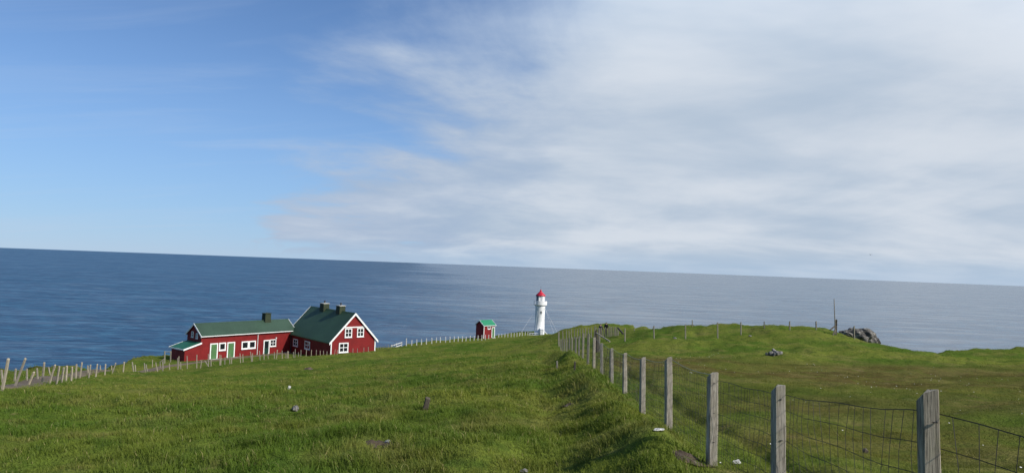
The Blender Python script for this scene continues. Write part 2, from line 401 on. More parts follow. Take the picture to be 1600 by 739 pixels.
c = n.mix(n.step(rip, 0.46, 0.66, 0, 0.6), c, (0.030, 0.125, 0.19))
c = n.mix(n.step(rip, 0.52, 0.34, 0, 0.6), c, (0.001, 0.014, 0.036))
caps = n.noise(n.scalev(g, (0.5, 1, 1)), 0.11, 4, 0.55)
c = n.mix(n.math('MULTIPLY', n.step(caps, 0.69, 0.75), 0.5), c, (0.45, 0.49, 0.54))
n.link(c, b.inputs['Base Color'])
n.link(n.math('ADD', n.math('MULTIPLY', n.step(streak, .3, .7), 0.22), 0.22), b.inputs['Roughness'])
b.inputs['IOR'].default_value = 1.33; b.inputs['Specular IOR Level'].default_value = 1.0
hgt = n.math('ADD', n.math('ADD', n.math('MULTIPLY', w1, 2.2), n.math('MULTIPLY', w2, 0.55)), n.math('MULTIPLY', w3, 5.0))
bump(n, b, hgt, 1.0, 1.0)
# the wind ruffles the water in the west; to the east it lies smoother
sx = n.node('ShaderNodeSeparateXYZ'); n.link(g, sx.inputs[0])
line_ = n.math('ADD', n.math('ADD', sx.outputs[0], n.math('MULTIPLY', sx.outputs[1], 0.13)), n.math('MULTIPLY', n.math('SUBTRACT', n.noise(n.scalev(g, (.6, 1, 1)), 0.0009, 5, 0.6), 0.5), 1500.0))
calm = n.step(line_, -480.0, 480.0)
bn = [q for q in n.n if q.type == 'BUMP'][0]
n.link(n.math('SUBTRACT', 1.0, n.math('MULTIPLY', calm, 0.80)), bn.inputs['Strength'])
rg = n.math('ADD', n.math('MULTIPLY', n.step(streak, .3, .7), 0.18), 0.24)
n.link(n.math('MULTIPLY', rg, n.math('SUBTRACT', 1.15, n.math('MULTIPLY', calm, 0.45))), b.inputs['Roughness'])
M['sea'] = m

# ------------------------------------------------------------------ object helpers
def tag(o, label=None, cat=None, group=None, kind=None):
    if label: o['label'] = label
    if cat: o['category'] = cat
    if group: o['group'] = group
    if kind: o['kind'] = kind
    return o
def empty(name, loc, rz=0.0):
    o = bpy.data.objects.new(name, None); COL.objects.link(o)
    o.empty_display_size = 0.3; o.location = loc; o.rotation_euler = (0, 0, rz)
    return o
class MB:
    def __init__(s): s.v = []; s.f = []
    def add(s, vs, fs):
        k = len(s.v); s.v += [tuple(map(float, p)) for p in vs]; s.f += [tuple(i + k for i in f) for f in fs]; return s
    def box(s, x0, x1, y0, y1, z0, z1):
        return s.add([(x0, y0, z0), (x1, y0, z0), (x1, y1, z0), (x0, y1, z0), (x0, y0, z1), (x1, y0, z1), (x1, y1, z1), (x0, y1, z1)],
                     [(3, 2, 1, 0), (4, 5, 6, 7), (0, 1, 5, 4), (1, 2, 6, 5), (2, 3, 7, 6), (3, 0, 4, 7)])
    def prism(s, poly, vec):
        n = len(poly); vec = np.array(vec, float); P = [np.array(p, float) for p in poly]
        return s.add(P + [p + vec for p in P], [tuple(range(n))[::-1], tuple(range(n, 2 * n))] + [(i, (i + 1) % n, n + (i + 1) % n, n + i) for i in range(n)])
    def tube(s, pts, r, n=6, r1=None, cap=True):
        pts = [Vector(p) for p in pts]; k = len(s.v); m = len(pts)
        for i, p in enumerate(pts):
            d = (pts[min(i + 1, m - 1)] - pts[max(i - 1, 0)]).normalized()
            a = d.cross(Vector((0.13, 0.31, 1)) if abs(d.z) < .9 else Vector((1, .2, 0))).normalized(); c = d.cross(a)
            rr = r if r1 is None else r + (r1 - r) * i / (m - 1)
            for j in range(n):
                t = 2 * math.pi * j / n; s.v.append(tuple(p + a * math.cos(t) * rr + c * math.sin(t) * rr))
        for i in range(m - 1):
            for j in range(n):
                s.f.append((k + i * n + j, k + i * n + (j + 1) % n, k + (i + 1) * n + (j + 1) % n, k + (i + 1) * n + j))
        if cap: s.f.append(tuple(k + j for j in range(n))[::-1]); s.f.append(tuple(k + (m - 1) * n + j for j in range(n)))
        return s
    def lathe(s, prof, n=32, ph=0.0):
        k = len(s.v); m = len(prof)
        for r, z in prof:
            for j in range(n):
                t = 2 * math.pi * j / n + ph; s.v.append((r * math.cos(t), r * math.sin(t), z))
        for i in range(m - 1):
            for j in range(n):
                s.f.append((k + i * n + j, k + i * n + (j + 1) % n, k + (i + 1) * n + (j + 1) % n, k + (i + 1) * n + j))
        s.f.append(tuple(k + j for j in range(n))[::-1]); s.f.append(tuple(k + (m - 1) * n + j for j in range(n)))
        return s
    def mesh(s, name, mat, smooth=False):
        me = bpy.data.meshes.new(name); me.from_pydata(s.v, [], s.f); me.materials.append(mat)
        bm = bmesh.new(); bm.from_mesh(me); bmesh.ops.recalc_face_normals(bm, faces=bm.faces); bm.to_mesh(me); bm.free()
        if smooth: me.polygons.foreach_set('use_smooth', [True] * len(me.polygons))
        me.update(); return me
    def build(s, name, mat, parent=None, smooth=False, loc=None):
        o = bpy.data.objects.new(name, s.mesh(name, mat, smooth)); COL.objects.link(o)
        if parent: o.parent = parent
        if loc is not None: o.location = loc
        return o
def np_mesh(name, V, faces, mat, attrs=None, smooth=False):
    """faces: list of int arrays (n,k)"""
    me = bpy.data.meshes.new(name)
    me.vertices.add(len(V)); me.vertices.foreach_set('co', np.ascontiguousarray(V, np.float32).ravel())
    tot = np.concatenate([np.full(len(f), f.shape[1], np.int32) for f in faces])
    idx = np.concatenate([f.ravel() for f in faces]).astype(np.int32)
    st = np.concatenate([[0], np.cumsum(tot)[:-1]]).astype(np.int32)
    me.loops.add(len(idx)); me.loops.foreach_set('vertex_index', idx)
    me.polygons.add(len(tot)); me.polygons.foreach_set('loop_start', st)
    try: me.polygons.foreach_set('loop_total', tot)
    except Exception: pass
    for k, a in (attrs or {}).items():
        at_ = me.attributes.new(k, 'FLOAT', 'POINT'); at_.data.foreach_set('value', np.ascontiguousarray(a, np.float32))
    me.materials.append(mat)
    me.update(calc_edges=True); me.validate()
    me.polygons.foreach_set('use_smooth', np.full(len(me.polygons), smooth))
    o = bpy.data.objects.new(name, me); COL.objects.link(o)
    return o

# ------------------------------------------------------------------ setting: land, sea, track
th = np.concatenate([np.radians(np.arange(-46, 46.01, 0.22)), np.radians(np.arange(50, 314, 4.0))])   # from +Y, clockwise
rr = np.concatenate([[0.0], np.geomspace(0.4, 320, 430)])
TH, RR = np.meshgrid(th, rr)
X, Y = RR * np.sin(TH), RR * np.cos(TH)
Z = ground(X.ravel(), Y.ravel()); D = dryness(X.ravel(), Y.ravel())
e = edge_dist(X.ravel(), Y.ravel()) + 0.9 * fbm(X.ravel() * .25, Y.ravel() * .25)
nt, nr = len(th), len(rr)
i, j = np.meshgrid(np.arange(nr - 1), np.arange(nt), indexing='ij')
i, j = i.ravel(), j.ravel(); j2 = (j + 1) % nt
F = np.stack([i * nt + j, (i + 1) * nt + j, (i + 1) * nt + j2, i * nt + j2], 1)
land = np_mesh('ground', np.stack([X.ravel(), Y.ravel(), Z], 1), [F], M['turf'], {'dry': D, 'rocky': sstep(e, 0.5, 2.5)}, True)
tag(land, 'grassy headland sloping down to the cliff edge', kind='structure')

rs = np.concatenate([[60.0], np.geomspace(120, 42000, 70)]); ts = np.linspace(0, 2 * np.pi, 256, endpoint=False)
TS, RS = np.meshgrid(ts, rs)
V = np.stack([RS.ravel() * np.sin(TS.ravel()), RS.ravel() * np.cos(TS.ravel()), np.full(RS.size, -110.0)], 1)
i, j = np.meshgrid(np.arange(len(rs) - 1), np.arange(256), indexing='ij'); i, j = i.ravel(), j.ravel(); j2 = (j + 1) % 256
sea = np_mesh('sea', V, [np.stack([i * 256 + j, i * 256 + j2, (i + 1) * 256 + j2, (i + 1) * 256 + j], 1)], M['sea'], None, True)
tag(sea, 'open blue grey sea out to the horizon', kind='structure')

pts = np.array(ROAD); out_pts = []
for a, c in zip(pts[:-1], pts[1:]):
    k = max(2, int(np.hypot(*(c - a)) / 0.6))
    out_pts += [a + (c - a) * t for t in np.linspace(0, 1, k, endpoint=False)]
out_pts = np.array(out_pts + [pts[-1]])
tg = np.gradient(out_pts, axis=0); tg /= np.linalg.norm(tg, axis=1)[:, None]; nn = np.stack([-tg[:, 1], tg[:, 0]], 1)
offs = np.linspace(-.75, .75, 9)
RX = (out_pts[:, None, :] + nn[:, None, :] * offs[None, :, None] * (1 + .12 * fbm(np.arange(len(out_pts)) * .2, np.zeros(len(out_pts))))[:, None, None]).reshape(-1, 2)
RZ = ground(RX[:, 0], RX[:, 1]) + 0.06 - 0.08 * np.tile((np.abs(offs) > .7).astype(float), len(out_pts))
k = len(offs); i, j = np.meshgrid(np.arange(len(out_pts) - 1), np.arange(k - 1), indexing='ij'); i, j = i.ravel(), j.ravel()
track = np_mesh('gravel_track', np.column_stack([RX, RZ]), [np.stack([i * k + j, i * k + j + 1, (i + 1) * k + j + 1, (i + 1) * k + j], 1)], M['gravel'], None, True)
tag(track, 'brown gravel track running up to the long red house', kind='structure')

# ------------------------------------------------------------------ grass
FOOT = [(LONG_O, LONG_A, -2.6, 15.2, -0.2, 4.0), (MAIN_O, MAIN_A, -0.3, 7.4, -0.2, 14.2), (HUT_O, HUT_A, -.2, 3.4, -.2, 2.9)]
def keep(x, y):
    k = edge_dist(x, y) + 0.9 * fbm(x * .25, y * .25) < 0.3
    rd, _ = poly_dist(x, y, ROAD); k &= rd > np.where((y > 46) & (y < 82), -1, 0.42) + .5 * perlin(x * 1.3, y * 1.3)
    for o, A, x0, x1, y0, y1 in FOOT:
        u = (x - o[0]) * math.cos(A) + (y - o[1]) * math.sin(A); v = -(x - o[0]) * math.sin(A) + (y - o[1]) * math.cos(A)
        k &= ~((u > x0) & (u < x1) & (v > y0) & (v < y1))
    return k
SOIL = []          # bare patches, filled below: (x, y, radius)
for q in [(592, 698, .19), (1082, 722, .22), (884, 634, .16), (352, 672, .16), (483, 576, .40)]:
    p = hit(q[0], q[1]); SOIL.append((p.x, p.y, q[2], p.z))
def blades(n, r0, r1, wid, hscale, quad, side):
    a = rng.uniform(-math.radians(45), math.radians(45), n); r = np.sqrt(rng.uniform(r0 * r0, r1 * r1, n))
    x, y = r * np.sin(a), r * np.cos(a)
    # gather the blades into tussocks
    L = leftness(x, y)
    sel = (L > 0.5) if side == 'left' else (L <= 0.5)
    x, y, r, L = x[sel], y[sel], r[sel], L[sel]
    k = keep(x, y)
    for sx, sy, srad, _ in SOIL:
        k &= np.hypot(x - sx, (y - sy) * 1.5) > srad * (0.9 + .5 * perlin(x * 3, y * 3))
    cl = fbm(x * 1.3 + 40, y * 1.3, 3)
    k &= rng.uniform(0, 1, len(x)) < np.clip(0.62 + 0.7 * cl, 0.12, 1)
    x, y, r, cl = x[k], y[k], r[k], cl[k]
    m = len(x); z = ground(x, y)
    d, s = poly_dist(x, y, FLINE)
    if side == 'left':
        h = hscale * (0.55 + 0.75 * np.clip(0.5 + cl, 0, 1.3)) * rng.uniform(0.6, 1.25, m) * (0.8 + .45 * fbm(x * .22, y * .22, 2))
        dry = 0.35 * sstep(fbm(x * .5 + 9, y * .5, 2), 0.2, 0.9)
    else:
        dry = dryness(x, y)
        h = hscale * (0.40 + 0.45 * np.clip(.5 + cl, 0, 1.3)) * rng.uniform(0.6, 1.2, m) * (1 - .45 * dry)
        h *= np.where(s < 1.1, 1.5, 1.0) * (1 + 1.6 * sstep(fbm(x * .55 + 70, y * .8, 3), .45, .85))
    az = rng.uniform(0, 2 * np.pi, m)
    lean = rng.uniform(0.3, 1.35, m); la = az * 0.55 + 0.45 * (math.pi + 2.0 * perlin(x * .35, y * .35)) + rng.normal(0, .8, m)   # wind from the right
    lx, ly = np.cos(la) * lean * h, np.sin(la) * lean * h
    wx, wy = np.cos(az) * wid, np.sin(az) * wid
    wr = rng.uniform(.6, 1.3, m); wx *= wr; wy *= wr
    tint = np.clip(rng.normal(.5, .2, m) + .12 * cl, 0, 1)
    base = z - 0.02
    if quad:
        V = np.stack([np.stack([x - wx, y - wy, base], 1), np.stack([x + wx, y + wy, base], 1),
                      np.stack([x + wx * .75 + lx * .35, y + wy * .75 + ly * .35, z + h * .55], 1), np.stack([x - wx * .75 + lx * .35, y - wy * .75 + ly * .35, z + h * .55], 1),
                      np.stack([x + lx, y + ly, z + h * (1.0 - .40 * lean)], 1)], 1).reshape(-1, 3)
        b = np.arange(m)[:, None] * 5
        Fs = [b + np.array([[0, 1, 2, 3]]), b + np.array([[3, 2, 4]])]; c = 5
    else:
        V = np.stack([np.stack([x - wx, y - wy, base], 1), np.stack([x + wx, y + wy, base], 1), np.stack([x + lx, y + ly, z + h * (1.0 - .3 * lean)], 1)], 1).reshape(-1, 3)
        b = np.arange(m)[:, None] * 3; Fs = [b + np.array([[0, 1, 2]])]; c = 3
    return V, Fs, np.repeat(dry, c), np.repeat(tint, c)
def grass(name, specs, label):
    Vs, Fs, Ds, Ts, o = [], [], [], [], 0
    for sp_ in specs:
        V, F_, D_, T_ = blades(*sp_)
        Vs.append(V); Fs += [f + o for f in F_]; Ds.append(D_); Ts.append(T_); o += len(V)
    ob = np_mesh(name, np.concatenate(Vs), Fs, M['grass'], {'dry': np.concatenate(Ds), 'tint': np.concatenate(Ts)})
    return tag(ob, label, 'grass', kind='stuff')
grass('meadow_grass', [(260000, 4.5, 16, .0050, .14, True, 'left'), (260000, 16, 32, .008, .155, True, 'left'), (260000, 32, 64, .016, .17, False, 'left'), (190000, 64, 200, .036, .2, False, 'left')],
      'long tussocky green grass covering the sloping field left of the wire fence')
grass('pasture_grass', [(190000, 3, 14, .0036, .085, False, 'right'), (210000, 14, 34, .007, .09, False, 'right'), (190000, 34, 110, .017, .13, False, 'right')],
      'short grazed green and brown turf right of the wire fence')

# ------------------------------------------------------------------ buildings
def wbox(mb, face, u0, u1, z0, z1, d0, d1):
    """a box on a wall: face 'f' is the wall y=0 looking to -y, face 'l' the wall x=0 looking to -x; d = how far it stands out"""
    if face == 'f': return mb.box(u0, u1, -d1, -d0, z0, z1)
    return mb.box(-d1, -d0, u0, u1, z0, z1)
def window(par, face, u0, u1, z0, z1, cols=2, rows=2, fr=0.11, bar=0.045, mat='white'):
    f = MB()
    wbox(f, face, u0, u0 + fr, z0, z1, 0, .07); wbox(f, face, u1 - fr, u1, z0, z1, 0, .07)
    wbox(f, face, u0 + fr, u1 - fr, z1 - fr, z1, 0, .068); wbox(f, face, u0 + fr, u1 - fr, z0, z0 + fr, 0, .068)
    o = f.build('window', M[mat], par)
    s = MB(); wbox(s, face, u0 - .04, u1 + .04, z0 - .05, z0 - .002, 0, .12); s.build('sill', M[mat], o)
    a0, a1, c0, c1 = u0 + fr, u1 - fr, z0 + fr, z1 - fr
    pw, ph = (a1 - a0 - bar * (cols - 1)) / cols, (c1 - c0 - bar * (rows - 1)) / rows
    for i in range(cols):
        for j in range(rows):
            p = MB(); x = a0 + i * (pw + bar); zz = c0 + j * (ph + bar)
            wbox(p, face, x + .002, x + pw - .002, zz + .002, zz + ph - .002, 0, .02).build('pane', M['glass'], o)
    for i in range(1, cols):
        x = a0 + i * (pw + bar) - bar; wbox(MB(), face, x, x + bar, c0, c1, 0, .05).build('glazing_bar', M[mat], o)
    for j in range(1, rows):
        zz = c0 + j * (ph + bar) - bar; wbox(MB(), face, a0 + .001, a1 - .001, zz, zz + bar, 0, .046).build('glazing_bar', M[mat], o)
    return o
def door(par, face, u0, u1, z0, z1, fr=0.15, leaf='door', label=None, glazed=False, frame='white'):
    f = MB(); wbox(f, face, u0, u0 + fr, z0, z1, 0, .07); wbox(f, face, u1 - fr, u1, z0, z1, 0, .07); wbox(f, face, u0 + fr, u1 - fr, z1 - fr, z1, 0, .068)
    l = MB(); wbox(l, face, u0 + fr + .003, u1 - fr - .003, z0, z1 - fr - .003, 0, .03)
    d = l.build('door', M[leaf], par)
    if label: d['label'] = label
    f.build('door_frame', M[frame], d)
    wbox(MB(), face, u0 + fr + .07, u0 + fr + .11, z0 + .95, z0 + 1.1, .03, .08).build('handle', M['metal'], d)
    if glazed:
        wbox(MB(), face, u0 + fr + .16, u1 - fr - .14, z0 + .9, z1 - fr - .15, .03, .04).build('pane', M['glass'], d)
    else:
        for zz in (.45, z1 - z0 - .55): wbox(MB(), face, u0 + fr + .03, u1 - fr - .03, z0 + zz, z0 + zz + .09, .03, .05).build('batten', M[leaf], d)
    wbox(MB(), face, u0 - .05, u1 + .05, z0 - .12, z0 - .002, 0, .45).build('doorstep', M['concrete'], d)
    return d
def gable(par, L, W, H, R, base, oh, og, axis, wallmat, roofmat, bw=0.24, th=0.10):
    """walls and gable roof; ridge along local x (axis 'x') or along local y (axis 'y'). returns wall, roof"""
    def P(a, c, z): return (a, c, z) if axis == 'x' else (c, a, z)     # a along the ridge, c across
    w = MB().prism([P(0, 0, base), P(0, W, base), P(0, W, H), P(0, W / 2, H + R), P(0, 0, H)], P(L, 0, 0))
    wall = w.build('wall', M[wallmat], par)
    s = R / (W / 2); up = .012
    r = MB()
    r.prism([P(-og, -oh, H - oh * s + up), P(-og, W / 2, H + R + up), P(-og, W / 2, H + R + th + up), P(-og, -oh, H - oh * s + th + up)], P(L + 2 * og, 0, 0))
    r.prism([P(-og, W + oh, H - oh * s + up), P(-og, W / 2, H + R + up), P(-og, W / 2, H + R + th + up), P(-og, W + oh, H - oh * s + th + up)], P(L + 2 * og, 0, 0))
    roof = r.build('roof', M[roofmat], par)
    for a in (-og - .05, L + og + .002):
        for sg in (0, 1):
            c0 = -oh - .03 if sg == 0 else W + oh + .03
            z0 = H - (oh + .03) * s
            MB().prism([P(a, c0, z0 - bw + th + .06), P(a, W / 2 + (.001 if sg else -.001), H + R - bw + th + .06), P(a, W / 2 + (.001 if sg else -.001), H + R + th + .06), P(a, c0, z0 + th + .06)], P(.048, 0, 0)).build('barge_board', M['white'], roof)
    rc = MB().prism([P(-og, W / 2 - .16, H + R + th - .16 * s + .03), P(-og, W / 2, H + R + th + .05), P(-og, W / 2 + .16, H + R + th - .16 * s + .03), P(-og, W / 2, H + R + th - .02)], P(L + 2 * og, 0, 0))
    rc.build('ridge_cap', M[roofmat], roof)
    for c in (-oh - .10, W + oh + .002):
        zz = H - oh * s + .0
        g_ = MB().prism([P(-og, c, zz - .02), P(-og, c + .098, zz - .02), P(-og, c + .098, zz + .075), P(-og, c, zz + .075)], P(L + 2 * og, 0, 0))
        g_.build('gutter', M['white' if axis == 'x' else 'roof_dark'], roof)
    return wall, roof
def chimney(par, x0, x1, y0, y1, z0, z1, pot=True):
    t = 0.05
    c = MB().add([(x0 - t, y0 - t, z0), (x1 + t, y0 - t, z0), (x1 + t, y1 + t, z0), (x0 - t, y1 + t, z0), (x0, y0, z1), (x1, y0, z1), (x1, y1, z1), (x0, y1, z1)],
                 [(3, 2, 1, 0), (4, 5, 6, 7), (0, 1, 5, 4), (1, 2, 6, 5), (2, 3, 7, 6), (3, 0, 4, 7)]).build('chimney', M['chimney'], par)
    MB().box(x0 - .06, x1 + .06, y0 - .06, y1 + .06, z1 + .001, z1 + .09).build('chimney_cap', M['concrete' if pot else 'chimney'], c)
    xm, ym = (x0 + x1) / 2, (y0 + y1) / 2
    p = MB().lathe([(.11, z1 + .092), (.12, z1 + .34), (.15, z1 + .35), (.15, z1 + .42), (.07, z1 + .46)] if pot else [(.09, z1 + .092), (.09, z1 + .17), (.05, z1 + .20)], 12)
    p.v = [(a + xm, b_ + ym, c_) for a, b_, c_ in p.v]
    p.build('chimney_pot', M['metal'], c)

# the long low house
H1 = empty('house', LONG_O, LONG_A)
tag(H1, 'long low red house with sage green roof, two green plank doors and a lean-to', 'house', 'red houses above the sea')
LL, LW, LH, LR = 14.9, 3.61, 3.362, 1.359
wall, roof = gable(H1, LL, LW, LH, LR, -0.6, .25, .15, 'x', 'red', 'roof_long')
MB().box(-.03, LL, -.035, LW + .03, -.7, 0.02).build('foundation', M['concrete'], H1)
door(H1, 'f', 1.31, 2.47, 0.03, 2.18); door(H1, 'f', 3.86, 5.05, 0.03, 2.18)
door(H1, 'f', 9.66, 10.68, 0.03, 2.1, leaf='door_dark', label='dark glazed door in white frame', glazed=True)
window(H1, 'f', 2.62, 3.66, 1.08, 2.19, 1, 1, .17)
window(H1, 'f', 6.08, 7.22, 1.02, 2.14, 1, 1, .17); window(H1, 'f', 7.23, 8.36, 1.02, 2.14, 1, 1, .17)
window(H1, 'f', 10.74, 11.78, 1.07, 2.13, 2, 2, .12, .06)
window(H1, 'l', 2.0, 2.5, 2.92, 3.72, 1, 2, .09); window(H1, 'l', 0.85, 1.32, 2.84, 3.56, 1, 2, .09)
MB().tube([(8.64, -.30, 3.15), (8.64, -.10, 2.95), (8.64, -.08, .05)], .045, 8).build('downpipe', M['white'], H1)
MB().lathe([(.02, 0), (.09, .03), (.09, .16), (.03, .2)], 10).build('wall_lamp', M['white'], H1, loc=(11.7, -.14, 2.2))
MB().box(LL - .9, LL - .05, -.06, -.001, 0.03, 3.1).build('corner_board', M['red'], H1)
chimney(roof, 10.72, 11.66, LW / 2 - .42, LW / 2 + .42, 4.25, 5.8, False)
lt = MB().prism([(-2.25, 0.004, -.6), (-0.002, 0.004, -.6), (-.002, 0.004, 2.28), (-2.25, 0.004, 1.62)], (0, 3.4, 0)).build('lean_to', M['red'], H1)
lt['label'] = 'low red lean-to with bright green mono-pitch roof'
MB().prism([(-2.5, -.2, 1.575), (-.004, -.2, 2.31), (-.004, -.2, 2.41), (-2.5, -.2, 1.675)], (0, 3.8, 0)).build('roof', M['roof_lean'], lt)
for yy in (-.252, 3.602):
    MB().prism([(-2.55, yy, 1.48), (-.004, yy, 2.23), (-.004, yy, 2.44), (-2.55, yy, 1.69)], (0, .05, 0)).build('barge_board', M['white'], lt)
MB().box(-2.56, -2.502, -.2, 3.6, 1.52, 1.68).build('fascia', M['white'], lt)
MB().box(-2.3, -0.05, -.05, 0.002, -.6, 0.0).build('foundation', M['concrete'], lt)
MB().box(-2.2, -.9, -.012, .003, 1.02, 1.05).build('batten', M['red'], lt)

# the big gabled house
H2 = empty('house', MAIN_O, MAIN_A)
tag(H2, 'tall red gabled house with steep dark green roof and two chimneys', 'house', 'red houses above the sea')
MW, ML, MH, MR = 7.085, 13.8, 1.751, 3.719
wall, roof = gable(H2, ML, MW, MH, MR, -2.2, .3, .2, 'y', 'red', 'roof_dark', bw=.34)
window(H2, 'f', 2.07, 3.19, 2.16, 3.44, 2, 2, .14, .08); window(H2, 'f', 3.99, 5.09, 2.17, 3.45, 2, 2, .14, .08)
window(H2, 'f', 1.23, 2.71, 0.08, 1.46, 2, 2, .16, .09)
MB().box(1.72, 5.36, -.05, -.001, 3.50, 3.66).build('trim_board', M['white'], H2)
MB().box(-.012, .15, -.04, -.001, -1.6, 1.75).build('corner_board', M['white'], H2); MB().box(MW - .15, MW + .012, -.04, -.001, -1.6, 1.75).build('corner_board', M['white'], H2)
window(H2, 'l', 10.35, 11.9, -.18, 0.92, 2, 2, .14, .07); window(H2, 'l', 6.3, 8.0, -.18, 1.0, 2, 2, .14, .07)
door(H2, 'l', 13.0, 13.78, -1.32, 0.9, leaf='white', label='white door at the back corner', glazed=True, fr=.1)
MB().tube([(-.28, 12.6, 1.4), (-.08, 12.6, 1.1), (-.07, 12.6, -1.4)], .05, 8).build('downpipe', M['metal'], H2)
MB().box(-.03, MW + .03, -.03, ML + .03, -2.3, -1.45).build('foundation', M['concrete'], H2)
chimney(roof, MW / 2 - .45, MW / 2 + .45, 8.75, 10.0, 4.6, 6.3); chimney(roof, MW / 2 - .45, MW / 2 + .45, 3.7, 4.8, 4.6, 6.3)

# the little hut by the lighthouse
H3 = empty('hut', HUT_O, HUT_A)
tag(H3, 'tiny dark red hut with bright green roof left of the lighthouse', 'hut')
wall, roof = gable(H3, 3.12, 2.69, 2.71, .905, -.5, .18, .18, 'x', 'red', 'roof_bright', bw=.2, th=.07)
door(H3, 'f', 2.2, 3.08, 0.02, 2.25, .14); window(H3, 'f', 1.03, 1.8, 1.85, 2.5, 2, 1, .1)
MB().box(-.01, .14, -.03, -.001, -.4, 2.68).build('corner_board', M['white'], H3)

# the lighthouse
lp = at(842.5, 523.5, 190)
LP = Vector((lp[0], lp[1], lp[2] - .2))
LT = empty('lighthouse', LP)
tag(LT, 'round white lighthouse with red lantern roof and guy wires on the headland', 'lighthouse')
MB().lathe([(1.62, -1.0), (1.62, .25), (1.36, .26), (1.30, 4.2), (1.32, 7.7), (1.42, 8.2)], 40).build('tower_shaft', M['whitewash'], LT, True)
gal = MB().lathe([(1.40, 8.205), (1.80, 8.40), (1.84, 8.55), (1.2, 8.56)], 40).build('gallery', M['whitewash'], LT)
for k in range(40):
    if k % 2: continue
    t = 2 * math.pi * k / 40
    if -2.2 < (t + math.pi) % (2 * math.pi) - math.pi < 0.5: continue
    MB().tube([(1.76 * math.cos(t), 1.76 * math.sin(t), 8.552), (1.76 * math.cos(t), 1.76 * math.sin(t), 9.45)], .025, 5).build('railing_post', M['white'], gal)
rail = MB()
for zz in (9.0, 9.45): rail.tube([(1.76 * math.cos(t), 1.76 * math.sin(t), zz) for t in np.linspace(0.4, 2 * math.pi - 2.2, 30)], .025, 5)
rail.build('handrail', M['white'], gal)
pr = MB()
for a, c in zip(np.linspace(-2.25, .45, 25)[:-1], np.linspace(-2.25, .45, 25)[1:]):
    pr.add([(r * math.cos(t), r * math.sin(t), z) for t in (a, c) for r in (1.74, 1.82) for z in (8.553, 9.5)],
           [(0, 1, 3, 2), (4, 6, 7, 5), (0, 4, 5, 1), (2, 3, 7, 6), (1, 5, 7, 3), (0, 2, 6, 4)])
pr.build('parapet', M['whitewash'], gal)
ln = MB().lathe([(1.22, 8.57), (1.22, 9.55)], 8, .39).build('lantern', M['white'], LT)
for k in range(8):
    t0 = 2 * math.pi * k / 8 + .39; t1 = t0 + math.pi / 4; tm = (t0 + t1) / 2
    p0, p1 = Vector((1.22 * math.cos(t0), 1.22 * math.sin(t0), 9.552)), Vector((1.22 * math.cos(t1), 1.22 * math.sin(t1), 9.552))
    q0, q1 = p0.lerp(p1, .07), p0.lerp(p1, .93)
    nrm = Vector((math.cos(tm), math.sin(tm), 0)) * -.05
    blind = -1.9 < (tm + math.pi) % (2 * math.pi) - math.pi < .6      # landward panels are solid
    MB().prism([q0, q1, q1 + Vector((0, 0, 1.3)), q0 + Vector((0, 0, 1.3))], nrm).build('blind_panel' if blind else 'pane', M['white'] if blind else M['lantern_glass'], ln)
    MB().tube([p0, p0 + Vector((0, 0, 1.32))], .07, 6).build('mullion', M['white'], ln)
rf = MB().lathe([(1.42, 10.87), (1.44, 10.93), (1.10, 11.28), (.70, 11.68), (.36, 11.98), (.23, 12.15)], 24).build('lantern_roof', M['lantern_red'], LT, True)
MB().lathe([(.24, 12.152), (.25, 12.42), (.10, 12.55)], 14).build('vent_ball', M['lantern_red'], rf)
MB().tube([(0, 0, 12.5), (0, 0, 13.5)], .03, 6).build('lightning_rod', M['metal'], rf)
f = MB().box(.06, .46, -1.40, -1.22, 6.15, 6.85).build('window', M['whitewash'], LT); MB().box(.12, .40, -1.415, -1.395, 6.2, 6.8).build('pane', M['glass'], f)
MB().box(.18, 1.02, -2.3, -1.2, -.8, 1.95).add([(.12, -2.36, 1.952), (1.08, -2.36, 1.952), (1.08, -1.1, 2.25), (.12, -1.1, 2.25), (.12, -2.36, 2.03), (1.08, -2.36, 2.03), (1.08, -1.1, 2.33), (.12, -1.1, 2.33)],
   [(3, 2, 1, 0), (4, 5, 6, 7), (0, 1, 5, 4), (1, 2, 6, 5), (2, 3, 7, 6), (3, 0, 4, 7)]).build('porch', M['whitewash'], LT)
MB().prism([(-.5, -1.6, .3), (.17, -1.6, .3), (.17, -1.6, 2.3), (-.1, -1.6, 1.9)], (0, .3, 0)).build('buttress', M['whitewash'], LT)
MB().prism([(1.3, -.5, 1.55), (1.32, -.5, 1.25), (2.35, -.5, .3), (2.4, -.5, .5)], (0, .12, 0)).build('brace', M['white'], LT)
pf = MB()
for zz in (.38, .85): pf.box(-2.75, .1, -1.95, -1.87, zz, zz + .12)
pf.build('platform_rail', M['white'], LT)
for xx in (-2.72, -1.9, -1.1, -.35): MB().box(xx, xx + .1, -1.96, -1.86, -.4, 1.0).build('railing_post', M['white'], LT)
for (tx, ty, tz), (px, py, YY) in [((1.3, -.3, 7.7), (867.4, 524.5, 176)), ((1.2, .4, 7.7), (871.5, 518, 186)), ((-1.2, .3, 7.0), (811.5, 521.5, 187)), ((-.7, -1.1, 6.9), (835.5, 520.5, 184)), ((.9, -.9, 5.5), (849, 521, 180))][:4]:
    g_ = at(px, py, YY)
    MB().tube([(tx, ty, tz), Vector(g_) - LP + Vector((0, 0, -.4))], .021, 5).build('guy_wire', M['cable'], LT)

